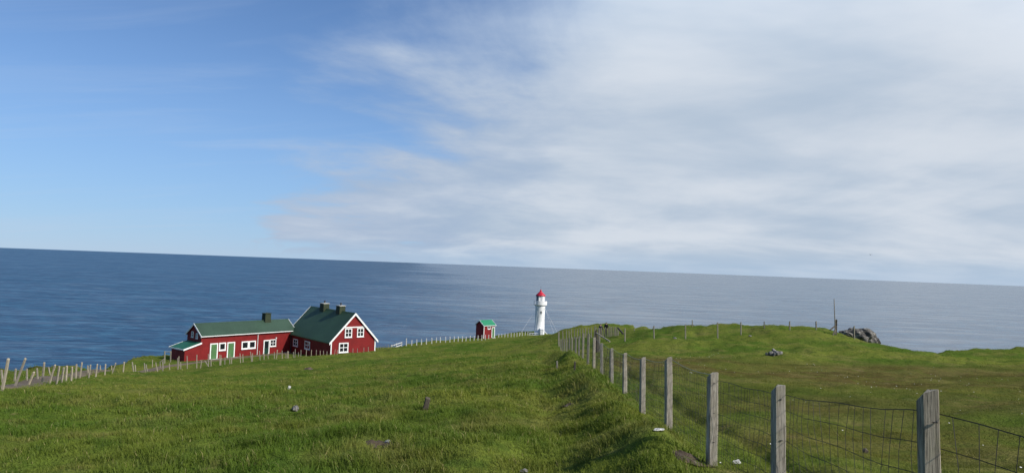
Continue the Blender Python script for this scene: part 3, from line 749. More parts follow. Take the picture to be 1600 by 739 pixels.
# ------------------------------------------------------------------ fences and posts
def post_mesh(name, mat, w, seed, segs=6, top=0.5, n=8):
    """unit-high weathered post: slightly uneven square section, worn slanting top"""
    r = random.Random(seed); mb = MB(); prof = [(-1, -.82), (-.82, -1), (.82, -1), (1, -.82), (1, .82), (.82, 1), (-.82, 1), (-1, .82)]
    for i in range(segs + 1):
        t = i / segs; k = w / 2 * (1.04 - .09 * t)
        for j, (a, c) in enumerate(prof):
            z = t + (0 if i < segs else top * w * (.35 * a + .22 * c) * 1.0 + r.uniform(-.12, .12) * w * .5)
            mb.v.append((a * k * (1 + r.uniform(-.05, .05)) + .05 * w * math.sin(t * 5 + seed), c * k * (1 + r.uniform(-.05, .05)), z))
    for i in range(segs):
        for j in range(8):
            mb.f.append((i * 8 + j, i * 8 + (j + 1) % 8, (i + 1) * 8 + (j + 1) % 8, (i + 1) * 8 + j))
    k = len(mb.v); last = segs * 8
    mb.v.append((0, 0, 1 + .02)); mb.f += [(last + j, last + (j + 1) % 8, k) for j in range(8)]
    mb.f.append(tuple(range(8))[::-1])
    return mb.mesh(name, mat)
PM = {}
def get_post(kind, mat, w, i):
    k = (kind, i % 4)
    if k not in PM: PM[k] = post_mesh('fence_post', mat, w, 3 + 7 * (i % 4) + len(PM), 3)
    return PM[k]
def put_post(me, base, top, parent=None, name='fence_post', sink=0.25, rz=None):
    base, top = Vector(base), Vector(top)
    d = top - base; L = d.length; dn = d.normalized(); b0 = base - dn * sink
    o = bpy.data.objects.new(name, me); COL.objects.link(o)
    q = dn.to_track_quat('Z', 'Y').to_matrix().to_4x4() @ Matrix.Rotation(random.uniform(-.25, .25) if rz is None else rz, 4, 'Z')
    off = parent.location if parent else Vector((0, 0, 0))
    mw = Matrix.Translation(b0 - off) @ q @ Matrix.Diagonal((1, 1, L + sink, 1))
    if parent: o.parent = parent
    o.matrix_local = mw
    return o
def pix_post(pt, pb, lo, hi, minh=0.3, maxh=1.7):
    """base and top of a post from where its ends show"""
    b0 = hit(pb[0], pb[1], lo, hi); t = Vector(at(pt[0], pt[1], b0.y))
    if t.z - b0.z < minh: t = Vector((t.x, t.y, b0.z + minh))
    if t.z - b0.z > maxh: t = b0 + (t - b0) * (maxh / (t - b0).length)
    return b0, t

# 1. the netting fence running away from the camera
tops = [None, (1449, 618), (1215.5, 605), (1113.5, 585), (1044.5, 560.5), (1004.5, 560), (976.5, 552.5), (955.5, 545), (940, 537), (928.5, 528), (919.5, 522), (911.5, 521.5), (905, 526), (899.5, 527), (894, 527.5), (889.5, 528), (885.5, 529), (882, 529.5), (879, 530.5), (876.5, 530), (873, 519)]
f0 = Vector((FLINE[1][0], FLINE[1][1], hz(*FLINE[1])))
FN = empty('wire_fence', f0)
tag(FN, 'sheep netting fence on grey square posts running from the near right towards the lighthouse', 'fence')
line = []
for k, q in enumerate(NEAR_POSTS):
    x, y = FLINE[k]; b0 = Vector((x, y, hz(x, y)))
    t = Vector(at(tops[k][0], tops[k][1], y)) if k else b0 + Vector((-.05, 0, 1.1))
    wd = {1: .090, 2: .10, 3: .108, 4: .105, 5: .10}.get(k, .095)
    if k == 20: wd = .14
    me = post_mesh('fence_post', M['post_old'] if k == 1 else M['post'] if k < 10 else M['post_far'], wd, 20 + k, 7 if k < 9 else 3, .5 if k != 1 else .55)
    rz = {1: -.20, 2: .05, 3: .1, 4: .12, 5: .15, 6: .1, 7: .12}.get(k)
    put_post(me, b0, t, FN, rz=rz); line.append((b0, t))
def netting(par, a, c, off, rows, step_, rad, mat, sides=3):
    """one bay of woven wire: line wires and knotted verticals, slightly slack"""
    (b0, t0), (b1, t1) = a, c
    L = (b1 - b0).length; nseg = max(3, int(L / .3)); mb = MB(); r = random.Random(int(b0.y * 100))
    ph = r.uniform(0, 6)
    hv = [.06 + (1 - .06) * (i / (rows - 1)) ** 1.15 for i in range(rows)]
    def pt(u, v):
        p = b0.lerp(b1, u).lerp(t0.lerp(t1, u), v * .94)
        gz = b0.z + (b1.z - b0.z) * u
        s = math.sin(math.pi * u)
        return p + Vector((off + .018 * math.sin(9 * u + ph + 4 * v) * s + .03 * s * math.sin(5 * v + ph), 0, -.014 * s * (v + .2) + .008 * math.sin(13 * u + ph)))
    for v in hv:
        mb.tube([pt(k / nseg, v) for k in range(nseg + 1)], rad if v < .98 else rad * 1.3, sides, None, False)
    nv = max(2, int(L / step_))
    for k in range(1, nv):
        u = k / nv + r.uniform(-.1, .1) / nv; sk = r.uniform(-.05, .02)
        mb.tube([pt(u + sk * (v - .5) + .012 * math.sin(7 * v + k), v) for v in np.linspace(hv[0], 1, 6)], rad * .9, sides, None, False)
    me = mb.mesh('wire_netting', mat); o = bpy.data.objects.new('wire_netting', me); COL.objects.link(o)
    for v in me.vertices: v.co -= par.location
    o.parent = par; o['kind'] = 'stuff'
    return o
for k in range(len(line) - 1):
    y = line[k][0].y
    netting(FN, line[k], line[k + 1], .055 if k < 3 else .05, 9 if y < 24 else 5, .125 if y < 24 else .3, .0023 if y < 9 else .0027, M['wire'])
# the top strand, slung past the posts
ts_ = MB()
for k in range(3, 10):
    a, c = line[k][1] + Vector((.06, 0, -.01)), line[k + 1][1] + Vector((.06, 0, -.01))
    ts_.tube([a.lerp(c, u) + Vector((0, 0, -.05 * math.sin(math.pi * u))) for u in np.linspace(0, 1, 7)], .004, 4, None, False)
o = ts_.build('top_strand', M['wire_pale'], FN)
for v in o.data.vertices: v.co -= FN.location
# dark staples where the wires meet the nearest posts
for k in range(1, 4):
    b0, t = line[k]
    for v in (.97, .62, .28):
        p = b0.lerp(t, v * .94)
        o = MB().box(-.018, .004, -.004, .004, -.0025, .0025).build('staple', M['wire'], FN)
        o.location = p - FN.location + Vector((.01, -.057, 0))
# flat stone pinned at the foot of a post
# 2. back fence, running from the corner to the dark stakes
def fence(name, label, posts, mat, width, group=None, wires=(.9, .5), kind=None, wire_rad=.006, wmat='wire', minh=.3, maxh=1.7):
    root = None; ln_ = []
    for k, (pt_, pb_, lo, hi) in enumerate(posts):
        b0, t = pix_post(pt_, pb_, lo, hi, minh, maxh)
        if root is None: root = tag(empty(name, b0), label, 'fence', group)
        put_post(get_post(kind or name, M[mat], width, k), b0, t, root); ln_.append((b0, t))
    if wires:
        mb = MB()
        for (b0, t0), (b1, t1) in zip(ln_[:-1], ln_[1:]):
            if (b1 - b0).length > 9 or abs((b1 - b0).y) > 8: continue
            for v in wires: mb.tube([b0.lerp(t0, v), (b0.lerp(t0, v) + b1.lerp(t1, v)) / 2 + Vector((0, 0, -.03)), b1.lerp(t1, v)], wire_rad, 3, None, False)
        if mb.f:
            o = mb.build('wire', M[wmat], root)
            for v in o.data.vertices: v.co -= root.location
            o['kind'] = 'stuff'
    return root, ln_
P = []
for k in range(12):
    u = 880 + 4.4 * k + random.uniform(-.6, .6); Y_ = 92 - 1.3 * k
    P.append(((u + random.uniform(-.5, .5), 516.5 - .45 * k + random.uniform(-1.2, 1.2)), (u, 529 - .3 * k), Y_ - .5, Y_ + .5))
fence('stake_fence', 'far row of grey stakes under the grassy mound behind the fence corner', P, 'post_far', .10, 'stake fences by the mound')
P = []
xs = [929.5, 932, 934.8, 937.2, 940.3, 942.5, 945.2, 948.5, 951.5, 953.2, 955.6, 958, 960.5, 962.2, 964, 966]
for k, u in enumerate(xs):
    P.append(((u + random.uniform(-.8, .8), (511.5 if 931 < u < 953 else 509.5) + .1 * k + random.uniform(-1.0, 1.0)), (u, 526 - .25 * k), 76 - .2 * k, 76.5 - .2 * k))
fence('stake_fence', 'crowded row of dark stakes that the two walkers stand behind', P, 'post_far', .095, 'stake fences by the mound', None, 'palisade')
P = [((x0, y0), (x1, y1), lo, hi) for x0, y0, x1, y1, lo, hi in [
    (976.3, 513, 976.5, 533, 60, 62), (1021.6, 509, 1022, 531, 60, 62), (1071, 507, 1071, 529.5, 61, 63), (1121, 504, 1121.5, 528, 61, 63), (1157.6, 503.5, 1157.8, 525, 63, 65),
    (1194, 502.5, 1194, 522, 66, 68), (1233.8, 501.8, 1233.8, 522, 66, 68), (1275, 501.8, 1275.3, 524, 64, 66), (1334.5, 509.5, 1334.8, 536, 62, 65)]]
fence('wire_fence', 'thin grey posts along the grassy knoll in the right distance', P, 'post_far', .10, None, (.93, .6, .3), 'knoll', .004)
for x0, y0, x1, y1, lo, lb in [(991, 513, 991, 521, 85, 'short stake on the knoll skyline nearest the dark stakes'), (1008, 513, 1008, 520, 85, 'short stake on the knoll skyline right of another like it'), (1081.5, 500, 1082, 516, 74, 'tall bare stake sticking up behind the left shoulder of the knoll')]:
    b0 = Vector(at(x1, y1, lo)); b0.z = min(hz(b0.x, b0.y), b0.z); t = Vector(at(x0, y0, b0.y))
    o = put_post(get_post('lone', M['post_far'], .09, 1), b0, t, None, 'stake'); tag(o, lb, 'stake', 'lone stakes on the knoll')

# 3. white posts along the drive past the hut
Q = [(313, 163, 225), (362, 178, 220), (405, 172, 215), (448, 170, 210), (492, 165, 205), (540, 160, 200), (581, 157, 195), (616, 155, 193), (663, 153, 193), (702, 150, 187), (740, 148, 185), (776, 147, 183),
     (813, 145, 180), (846, 150, 178), (883, 142, 172), (918, 142, 172), (953, 138, 172), (987, 135, 170), (1019, 133, 165), (1048, 132, 160), (1080, 130, 158), (1138, 125, 153), (1165, 122, 152), (1193, 120, 150),
     (1219, 120, 150), (1248, 116, 150), (1275, 115, 148), (1300, 112, 145), (1325, 110, 140), (1348, 108, 138), (1374, 105, 135), (1398, 103, 132)]
P = []
for k, (u, v0, v1) in enumerate(Q):
    x = 580 + u / 5.714; f = k / (len(Q) - 1); Y_ = 120 + 24 * min(1, f / .55) + max(0, f - .55) / .45 * 34
    P.append(((x + .3, 500 + v0 / 5.714), (x, 500 + v1 / 5.714), Y_ - 1, Y_ + 1))
fence('post_fence', 'row of short white posts climbing past the hut to the lighthouse', P, 'post_white', .13, None, (.85,), 'whitepost', .006, 'wire_pale', .5)
P = []
for k in range(10):
    x = 590.5 + k * 4.0; P.append(((x, 541.8 - .5 * k + random.uniform(-.6, .6)), (x, 547.5 - .7 * k), 112 + k, 114 + k))
fence('stake_fence', 'faint thin stakes beside the right corner of the gabled house', P, 'post_far', .07, 'stake fences around the houses', (.8,), 'thin', .004, 'wire', .5)
g0 = Vector(at(611, 543.5, 118)); g1 = Vector(at(628, 538.6, 121))
gt = tag(empty('gate', g0), 'white wooden gate lying tilted beside the first white post', 'gate')
dv = g1 - g0
for zz in (0, .42): MB().tube([(0, 0, zz - .1), (dv.x, dv.y, dv.z + zz)], .06, 4).build('rail', M['post_white'], gt)
for u in (.02, .5, .98): MB().tube([(dv.x * u, dv.y * u, dv.z * u - .35), (dv.x * u, dv.y * u, dv.z * u + .55)], .05, 4).build('stile', M['post_white'], gt)

# 4. leaning stakes on the left and in front of the houses
Q4 = [(75, 118, 20, 395), (228, 115, 130, 368), (303, 235, 252, 355), (395, 150, 377, 330), (492, 172, 440, 340), (530, 185, 503, 345), (568, 195, 550, 335), (597, 180, 587, 330), (645, 190, 634, 325), (683, 165, 675, 300), (732, 150, 713, 295),
      (808, 170, 792, 288), (870, 165, 855, 278), (943, 165, 936, 270), (1033, 155, 1000, 265), (1108, 145, 1098, 258), (1180, 145, 1192, 245), (1205, 170, 1210, 242), (1288, 155, 1296, 225), (1303, 165, 1318, 220), (1390, 150, 1408, 205), (1455, 120, 1455, 195)]
def y_of(x):   # distance of the left fence at a picture column
    return float(np.interp(x, [0, 3, 66, 126, 208, 265, 300, 450, 515, 600], [25.5, 26, 37, 48, 69, 81, 81.5, 86, 88, 91]))
P = []; FAC = 0.93
for a, b_, c, d in Q4:
    xb = c / 5.714; Y_ = y_of(xb)
    P.append(((a / 5.714, 540 + b_ / 5.714), (xb, 540 + d / 5.714), Y_ - 3, Y_ + 3))
fence('stake_fence', 'crooked row of pale leaning stakes along the left edge of the grass field', P, 'post_pale', .085, 'stake fences around the houses', (.85, .55), 'stake', .004, 'wire', .4)
Q5 = [(12, 215, 25, 290), (140, 205, 130, 320), (240, 205, 240, 318), (330, 200, 337, 305), (433, 190, 447, 270), (783, 175, 785, 260), (895, 175, 895, 258), (995, 175, 997, 250), (1362, 125, 1362, 150), (1430, 150, 1430, 200)]
P = []
for a, b_, c, d in Q5:
    xb = c / 5.714; Y_ = y_of(xb) + 7
    P.append(((a / 5.714, 540 + b_ / 5.714), (xb, 540 + d / 5.714), Y_ - 3, Y_ + 3))
fence('stake_fence', 'second sparse row of upright stakes beyond the brown track on the left', P, 'post_pale', .075, 'stake fences around the houses', (.85,), 'stake2', .004, 'wire', .4)
Q6 = [(25, 645, 28, 710), (90, 660, 92, 720), (170, 610, 170, 710), (182, 595, 180, 680), (198, 650, 200, 715), (260, 590, 263, 690), (355, 570, 355, 668), (400, 640, 400, 520), (430, 635, 468, 695), (465, 572, 468, 655), (490, 620, 490, 690), (575, 580, 578, 665), (588, 585, 588, 640), (625, 605, 625, 655),
      (670, 570, 672, 645), (690, 600, 690, 640), (770, 568, 778, 632), (797, 575, 800, 640), (870, 552, 885, 632), (890, 565, 890, 635), (955, 542, 965, 610), (1000, 570, 1000, 625), (1040, 560, 1042, 605), (1100, 553, 1102, 612), (1130, 535, 1120, 600), (1175, 540, 1178, 612), (1228, 545, 1228, 605)]
P = []
for a, b_, c, d in Q6:
    xb = 250 + c / 6.16; Y_ = y_of(xb); P.append(((250 + a / 6.16, 460 + b_ / 6.16), (xb, 460 + d / 6.16), Y_ - 2, Y_ + 2))
fence('stake_fence', 'uneven pale stakes in front of the long red house and its drive', P, 'post_pale', .085, 'stake fences around the houses', (.85, .5), 'stake3', .004, 'wire', .4)
Q7 = [(80, 535, 72, 605), (128, 540, 130, 610), (165, 570, 165, 602), (188, 545, 188, 605), (237, 550, 237, 595), (255, 525, 252, 590), (285, 555, 285, 597), (310, 532, 308, 595), (362, 530, 360, 588), (411, 535, 408, 584), (458, 533, 457, 580), (495, 540, 495, 577), (527, 540, 527, 576), (560, 545, 560, 574),
      (640, 530, 632, 570), (660, 535, 658, 568), (810, 518, 810, 556), (853, 518, 853, 554), (915, 510, 915, 552), (958, 505, 958, 549)]
P = []
for a, b_, c, d in Q7:
    xb = 420 + c / 6.16; Y_ = y_of(xb); P.append(((420 + a / 6.16, 460 + b_ / 6.16), (xb, 460 + d / 6.16), Y_ - 2, Y_ + 2))
fence('stake_fence', 'thin pale stakes along the grass edge below the gabled house', P, 'post_pale', .07, 'stake fences around the houses', (.85,), 'stake4', .004, 'wire', .4)
# tall washing-line frame by the lean-to
b0 = hit(257, 567, 84, 90); b0.x -= 0; t = Vector(at(257.3, 548.5, b0.y))
fr = tag(empty('drying_frame', b0), 'tall grey pole frame with a crossbar beside the lean-to', 'frame')
put_post(get_post('frame', M['post_far'], .12, 0), b0, t, fr, 'pole')
c1 = Vector(at(267, 549.5, b0.y + 2)); MB().tube([t - b0 - Vector((0, 0, .06)), c1 - b0], .04, 5).build('crossbar', M['post_far'], fr)
put_post(get_post('frame', M['post_far'], .12, 1), Vector((c1.x, c1.y, hz(c1.x, c1.y))), c1 + Vector((0, 0, .08)), fr, 'pole')
MB().tube([(0, 0, .6), Vector(at(249.5, 566, b0.y)) - b0], .06, 5).build('brace', M['post_pale'], fr)

# braced straining post with a slanting pale strut in the middle of the netting fence
b0 = Vector(at(933.2, 533, 50)); b0.z = hz(b0.x, b0.y)
st = tag(empty('straining_post', b0), 'dark straining post with a long pale strut slanting down to the right', 'post')
put_post(get_post('strain', M['post_dark'], .16, 0), b0, Vector(at(931.5, 517, 50)), st, 'post')
e0, e1 = Vector(at(931, 519.5, 50)) - b0, Vector(at(953, 533.5, 48)) - b0
MB().tube([e0, e1], .05, 6).build('strut', M['post_pale'], st)
b1 = Vector(at(936, 531, 50.2)); b1.z = hz(b1.x, b1.y); put_post(get_post('strain', M['post_far'], .16, 1), b1, Vector(at(936, 514, 50.2)), st, 'post')
# dark rail sloping down at the end of the dark stakes
ra, rb = Vector(at(965.5, 512, 73)), Vector(at(973.5, 521.5, 71))
o = MB().tube([(0, 0, 0), rb - ra], .09, 6).build('rail', M['post_dark'], None, loc=ra); tag(o, 'dark rail sloping down from the end of the crowded stakes', 'rail')

# the tall thin mast on the knoll
b0 = hit(1305.3, 523, 60, 68); sc_ = b0.y
ms = tag(empty('mast', b0), 'tall thin mast tied to a braced dark post near the rock', 'mast')
def rel(px, py, dy=0): return Vector(at(px, py, sc_ + dy)) - b0
MB().tube([rel(1306, 526), rel(1306.8, 499)], .095, 8, .085).build('post', M['post_dark'], ms)
MB().tube([rel(1305.3, 522, -.1), rel(1303.2, 466.8, -.1)], .055, 8, .032).build('pole', M['post'], ms)
MB().tube([rel(1305.5, 508.5, -.2), rel(1297, 515.5, -1.0)], .06, 6).build('brace', M['post_dark'], ms)
MB().tube([rel(1305.5, 512.5, -.15), rel(1301, 525, -1.5)], .06, 6).build('brace', M['post_dark'], ms)
for y_ in (501.5, 506.5): MB().lathe([(.125, -.03), (.13, 0), (.125, .03)], 10).build('lashing', M['wire'], ms, loc=rel(1306.2, y_, -.04))

# ------------------------------------------------------------------ rocks, stones, soil
def rock(name, size, seed, mat, parent=None, sub=4, rough=.35, fl=0.0):
    bm = bmesh.new(); bmesh.ops.create_icosphere(bm, subdivisions=sub, radius=1.0)
    r = np.random.default_rng(seed); off = r.uniform(0, 80, 3)
    planes = [(Vector(r.normal(size=3)).normalized(), r.uniform(.5, .85)) for _ in range(11)]
    for v in bm.verts:
        p = v.co.copy()
        for nn_, dd in planes:
            k = p.dot(nn_) - dd
            if k > 0: p -= nn_ * k * .85
        nz = float(perlin(np.array([p.x * 1.7 + off[0] + p.z]), np.array([p.y * 1.7 + off[1] - p.z * 1.3]))[0]) + .5 * float(perlin(np.array([p.x * 4.1 + off[2] + p.z * 2]), np.array([p.y * 4.1 + p.z * 3]))[0])
        p *= 1 + rough * nz * .55
        v.co = Vector((p.x * size[0], p.y * size[1], p.z * size[2]))
    me = bpy.data.meshes.new(name); bm.to_mesh(me); bm.free(); me.materials.append(M[mat])
    o = bpy.data.objects.new(name, me); COL.objects.link(o)
    if parent: o.parent = parent
    return o
ob = Vector(at(1343, 536, 66))
RK = tag(empty('rock_outcrop', ob), 'pale lichened rock outcrop breaking through the cliff edge on the right', 'rock')
for k, (px, py, dy, sz, ry) in enumerate([(1322, 522, .4, (.80, .9, .42), .2), (1335, 525.5, .2, (1.1, 1.2, .72), .3), (1347, 528, .3, (1.3, 1.3, .95), .5), (1359, 538.5, .1, (1.05, 1.0, .72), .7), (1367, 545.5, .1, (.66, .8, .50), .6), (1371, 550, .0, (.42, .6, .40), .7)]):
    o = rock('rock', sz, 61 + k, 'rock', RK, 5, .32); o.location = Vector(at(px, py, 66 + dy)) - ob; o.rotation_euler = (.1 * k, ry, .5 * k)
def stone(px, py, size, mat, name, label, cat='stone', lo=0, hi=1e9, sink=.35, group=None, seed=None, sub=3, rot=(0, 0, .4)):
    p = hit(px, py, lo, hi)
    o = rock(name, size, seed or int(px), mat, None, sub, .4); o.location = p + Vector((0, 0, size[2] * (1 - sink * 1.2))); o.rotation_euler = rot
    return tag(o, label, cat, group)
stone(451, 609, (.075, .06, .14), 'stone', 'stone', 'small upright whitish stone in the middle of the left field', rot=(.1, .25, .3))
stone(461, 642, (.085, .075, .085), 'stone_grey', 'stone', 'small brownish grey stone below the upright white stone')
stone(1152, 726, (.07, .05, .045), 'stone', 'stone', 'bright white stone between the second and third near fence posts')
stone(1172, 525.5, (.16, .12, .07), 'stone_grey', 'stone', 'small flat grey stone on the knoll below the posts', lo=55, hi=66)
stone(1055, 529, (.18, .16, .09), 'stone_grey', 'stone', 'small grey stone low on the left flank of the knoll', lo=50, hi=64)
stone(605, 692, (.05, .04, .035), 'stone', 'stone', 'pale pebble on the bare soil patch in the left field')
stone(818, 738, (.06, .05, .035), 'stone_grey', 'stone', 'low grey brown stone at the very bottom edge of the field')
stone(1029, 673, (.09, .05, .02), 'stone', 'stone', 'flat pale slab at the foot of a fence post on the bank', sink=.1)
stone(820, 555.5, (.45, .25, .06), 'stone_grey', 'stone', 'far pale slab in the grass below the lighthouse', lo=60, hi=85, sink=.0)
stone(1353, 708, (.06, .05, .05), 'post_dark', 'stone', 'small black clod on the turf behind the netting')
hp = hit(1211, 554.5, 38, 52)
HP = tag(empty('stone_heap', hp), 'small grey heap of stones in the right hand pasture', 'stone heap')
for k, (x, y, z, s_) in enumerate([(-.28, 0, .08, .2), (.05, -.1, .14, .26), (.33, .05, .08, .2), (.02, .2, .2, .2), (-.12, -.2, .05, .15), (.5, -.05, .03, .13), (-.5, .05, .02, .14)]):
    o = rock('stone', (s_, s_ * .85, s_ * .7), 200 + k, 'stone_grey', HP, 2, .4); o.location = (x, y, z); o.rotation_euler = (k, .3 * k, k * 1.7)
# stumps and pegs in the grass
o = put_post(get_post('stump', M['post_dark'], .11, 0), hit(664.5, 640), hit(664.5, 640) + Vector((.05, 0, .24)), None, 'stump'); tag(o, 'short dark wooden stump standing in the grass left of centre', 'stump')
p = hit(870.5, 577, 20, 40); o = put_post(get_post('peg', M['post_pale'], .07, 0), p, p + Vector((-.02, 0, .34)), None, 'peg'); tag(o, 'short pale wooden peg in the grass left of the fence bank', 'peg')
p = hit(897.5, 580, 20, 40); o = put_post(get_post('peg2', M['post_dark'], .06, 0), p, p + Vector((.01, 0, .3)), None, 'peg'); tag(o, 'short dark peg on the fence bank right of the pale peg', 'peg')
for k, (x, y, rad, z) in enumerate(SOIL):
    lb = ['bare brown soil patch in the grass at lower centre', 'dark bare earth scrape at the foot of a near fence post', 'small worn soil patch in the middle of the field left of the bank', 'tiny dark soil patch in the lower left field', 'dark earth mound on the slope below the gabled house'][k]
    N = 40; rings = 8; V = [(0, 0, .02)]; Fc = []
    for i_ in range(1, rings + 1):
        for j_ in range(N):
            t = 2 * math.pi * j_ / N; q = rad * 1.25 * i_ / rings * (1 + .22 * math.sin(2 * t + k) + .12 * math.sin(5 * t + 2 * k))
            V.append((q * math.cos(t), q * math.sin(t) * .62, 0))
    V = np.array(V); gx, gy = V[:, 0] + x, V[:, 1] + y
    rad_n = np.hypot(V[:, 0], V[:, 1]) / (rad * 1.3)
    V[:, 2] = ground(gx, gy) - z + .012 - .035 * sstep(rad_n, .7, 1) + .035 * fbm(gx * 7, gy * 7) * (1 - sstep(rad_n, .8, 1.1)) + (.12 * (1 - sstep(rad_n, 0, .9)) if k == 4 else 0)
    tri = np.array([(0, 1 + j_, 1 + (j_ + 1) % N) for j_ in range(N)])
    qd = np.array([(1 + (i_ - 1) * N + j_, 1 + i_ * N + j_, 1 + i_ * N + (j_ + 1) % N, 1 + (i_ - 1) * N + (j_ + 1) % N) for i_ in range(1, rings) for j_ in range(N)])
    o = np_mesh('soil_patch', V, [tri, qd], M['soil'], None, True); o.location = (x, y, z); tag(o, lb, 'soil patch', 'bare soil patches in the field')
# scattered white flower heads in the turf
a = rng.uniform(math.radians(4), math.radians(40), 520); r_ = np.sqrt(rng.uniform(25, 45 ** 2, 520)); x, y = r_ * np.sin(a), r_ * np.cos(a)
k = (leftness(x, y) < .3) & (rng.uniform(0, 1, 520) < np.clip(.25 + 1.2 * fbm(x * .3, y * .3), .05, 1)); x, y = x[k], y[k]; z = ground(x, y) + .055
n_ = len(x); s_ = rng.uniform(.006, .012, n_) * (1 + .012 * np.hypot(x, y)); t = np.linspace(0, 2 * np.pi, 6, endpoint=False)
V = np.stack([x[:, None] + s_[:, None] * np.cos(t), y[:, None] + s_[:, None] * np.sin(t), z[:, None] + .3 * s_[:, None] * np.sin(t) + .4 * s_[:, None]], 2)
V = np.concatenate([V, np.stack([x, y, z - .4 * s_], 1)[:, None, :]], 1).reshape(-1, 3)
b_ = np.arange(n_)[:, None] * 7
Fl = [b_ + np.array([[j_, (j_ + 1) % 6, 6]]) for j_ in range(6)] + [b_ + np.array([[5, 4, 3, 2, 1, 0]])]
fl = np_mesh('daisies', V, Fl, paint('petal_white', (.62, .60, .52), .8, .1)); tag(fl, 'tiny white flower heads scattered over the brown turf', 'flowers', kind='stuff')

# ------------------------------------------------------------------ two walkers behind the stakes
def skin(name, chains, mat, parent, sub=2, root=0):
    """one continuous surface grown round connected chains; chains: lists of (x, y, z, radius); shared ends are welded"""
    V, E, R = [], [], []
    def vid(p):
        for i_, q in enumerate(V):
            if (Vector(q) - Vector(p[:3])).length < 1e-4: return i_
        V.append(tuple(p[:3])); R.append(p[3]); return len(V) - 1
    for ch in chains:
        ids = [vid(p) for p in ch]
        E += [(a, c) for a, c in zip(ids[:-1], ids[1:])]
    me = bpy.data.meshes.new(name); me.from_pydata(V, E, []); me.materials.append(mat)
    o = bpy.data.objects.new(name, me); COL.objects.link(o); o.parent = parent
    o.modifiers.new('skin', 'SKIN').use_smooth_shade = True
    sk = me.skin_vertices[0].data if me.skin_vertices else None
    if sk is None:
        bm = bmesh.new(); bm.from_mesh(me); bm.verts.layers.skin.verify(); bm.to_mesh(me); bm.free(); sk = me.skin_vertices[0].data
    for i_, r0 in enumerate(R): sk[i_].radius = (r0, r0); sk[i_].use_root = (i_ == root)
    s_ = o.modifiers.new('sub', 'SUBSURF'); s_.levels = s_.render_levels = sub
    return o
M['skin'] = paint('skin', (.45, .26, .19), .6, .05); M['jacket_black'] = paint('black_jacket', (.012, .012, .015), .8, .2); M['jacket_navy'] = paint('navy_jacket', (.016, .018, .030), .8, .2)
M['trousers'] = paint('dark_trousers', (.025, .024, .026), .85, .2); M['hair'] = paint('dark_hair', (.02, .014, .010), .7, .2); M['boot'] = paint('brown_boots', (.05, .035, .025), .8, .2)
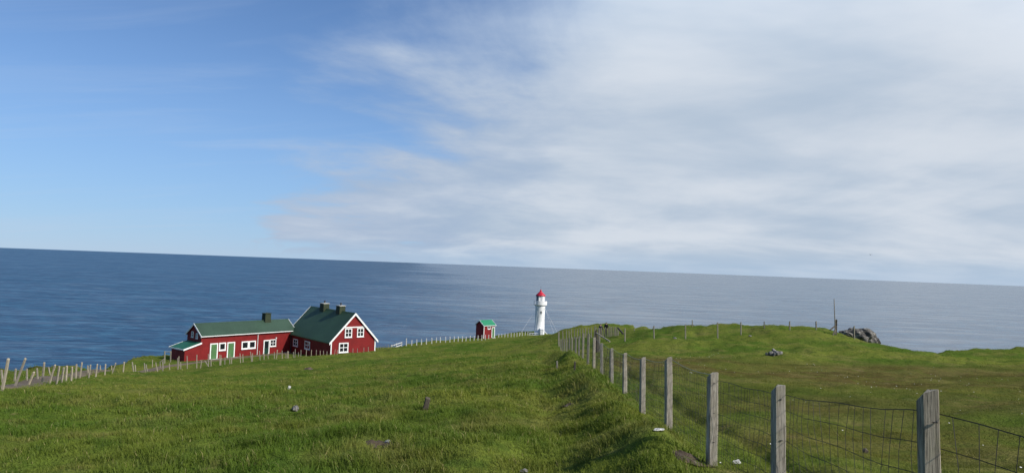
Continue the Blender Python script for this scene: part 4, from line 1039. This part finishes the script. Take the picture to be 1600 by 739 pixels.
def person(px, pyh, pyf, Y_, rz, label, jm, k):
    b0 = Vector(at(px, pyf, Y_)); b0.z = hz(b0.x, b0.y)
    P_ = tag(empty('person', b0, rz), label, 'person', 'walkers behind the stakes')
    h = Vector(at(px, pyh, Y_)).z - b0.z; s = max(1.55, min(1.95, h)) / 1.75; P_.scale = (s, s, s)
    pel, ch = (0, 0, .95, .115), (0, .01, 1.28, .135); nk = (0, 0, 1.47, .055)
    chains = [[pel, (0, 0, 1.10, .105), ch, (0, 0, 1.40, .10), nk, (0, -.01, 1.55, .065), (0, -.015, 1.64, .082), (0, -.01, 1.71, .062)]]
    for sx in (-1, 1):
        elb = (sx * .25, .03, 1.12, .042); wr_ = (sx * .22, -.10, .90, .028)
        chains.append([(0, 0, 1.40, .10), (sx * .17, 0, 1.40, .06), elb, wr_, (sx * .215, -.125, .83, .03)])
        for j_ in range(4):
            chains.append([(sx * .215, -.125, .83, .03), (sx * .215 + (j_ - 1.5) * .004, -.15 + (j_ - 1.5) * .021, .785, .009), (sx * .205, -.145 + (j_ - 1.5) * .02, .755 + .006 * abs(j_ - 1), .008)])
        chains.append([(sx * .215, -.125, .83, .03), (sx * .19, -.165, .82, .010), (sx * .18, -.18, .79, .009)])
        kn = (sx * .10, -.02 - .05 * (sx > 0) * k, .50, .062)
        chains.append([pel, (sx * .095, 0, .88, .09), kn, (sx * .10, .02, .10, .042), (sx * .10, .0, .045, .045), (sx * .105, -.14, .035, .035)])
    skin('body', chains, M['skin'], P_)
    jc = [[(0, 0, .88, .150), (0, 0, 1.05, .145), (0, .01, 1.28, .165), (0, 0, 1.42, .12), (0, 0, 1.50, .075)]]
    for sx in (-1, 1): jc.append([(0, 0, 1.42, .12), (sx * .175, 0, 1.405, .085), (sx * .255, .03, 1.12, .062), (sx * .222, -.09, .92, .048)])
    skin('jacket', jc, M[jm], P_)
    tc_ = [[(0, 0, .98, .125), (0, 0, .93, .13)]]
    for sx in (-1, 1): tc_.append([(0, 0, .93, .13), (sx * .095, 0, .86, .105), (sx * .10, -.02 - .05 * (sx > 0) * k, .50, .078), (sx * .10, .02, .11, .062)])
    skin('trousers', tc_, M['trousers'], P_)
    for sx in (-1, 1): skin('boot', [[(sx * .10, .03, .13, .058), (sx * .10, .01, .05, .056), (sx * .105, -.14, .04, .048)]], M['boot'], P_)
    skin('hair', [[(0, .02, 1.62, .085), (0, .01, 1.69, .086), (0, -.005, 1.735, .06)]], M['hair'], P_)
    # a face on the seaward or landward side
    MB().tube([(0, -.085, 1.645), (0, -.115, 1.615)], .012, 6, .016).build('nose', M['skin'], P_)
    for sx in (-1, 1):
        MB().lathe([(.004, -.012), (.012, 0), (.004, .012)], 8).build('eye', M['hair'], P_, loc=(sx * .03, -.088, 1.645))
        MB().lathe([(.006, -.03), (.016, 0), (.006, .03)], 8).build('ear', M['skin'], P_, loc=(sx * .084, -.005, 1.635))
    MB().box(-.022, .022, -.094, -.082, 1.583, 1.592).build('mouth', paint('lips', (.30, .12, .10)), P_)
person(946.8, 503.3, 524, 80, 2.6, 'taller walker in a black jacket behind the crowded stakes, standing on the right', 'jacket_black', 1)
person(938.0, 505.8, 525, 80.5, 3.5, 'shorter walker in a dark jacket behind the crowded stakes, standing on the left', 'jacket_navy', 0)

# ------------------------------------------------------------------ a gull far out over the sea
gp = Vector(at(1360, 398, 220))
B = tag(empty('gull', gp, .5), 'tiny dark gull gliding above the horizon on the right', 'bird')
gm = paint('gull_feathers', (.20, .20, .21), .8, .1)
MB().lathe([(.01, -.32), (.07, -.18), (.085, 0), (.06, .16), (.045, .24), (.01, .3)], 10).build('body', gm, B, True).rotation_euler = (math.pi / 2, 0, math.pi / 2)
for sx in (-1, 1):
    MB().add([(0.10, sx * .05, .03), (-.10, sx * .05, .03), (.14, sx * .35, .17), (-.06, sx * .35, .16), (.0, sx * .78, .08), (-.10, sx * .72, .08),
              (0.10, sx * .05, .05), (-.10, sx * .05, .035), (.14, sx * .35, .19), (-.06, sx * .35, .165), (.0, sx * .78, .09), (-.10, sx * .72, .085)],
             [(0, 1, 3, 2), (2, 3, 5, 4), (6, 8, 9, 7), (8, 10, 11, 9), (0, 2, 8, 6), (2, 4, 10, 8), (1, 7, 9, 3), (3, 9, 11, 5), (4, 5, 11, 10), (0, 6, 7, 1)]).build('wing', gm, B)
MB().add([(-.3, .06, 0), (-.3, -.06, 0), (-.44, .09, .01), (-.44, -.09, .01), (-.3, 0, .02)], [(0, 1, 3, 2), (0, 4, 1), (2, 3, 4), (0, 2, 4), (1, 4, 3)]).build('tail', gm, B)
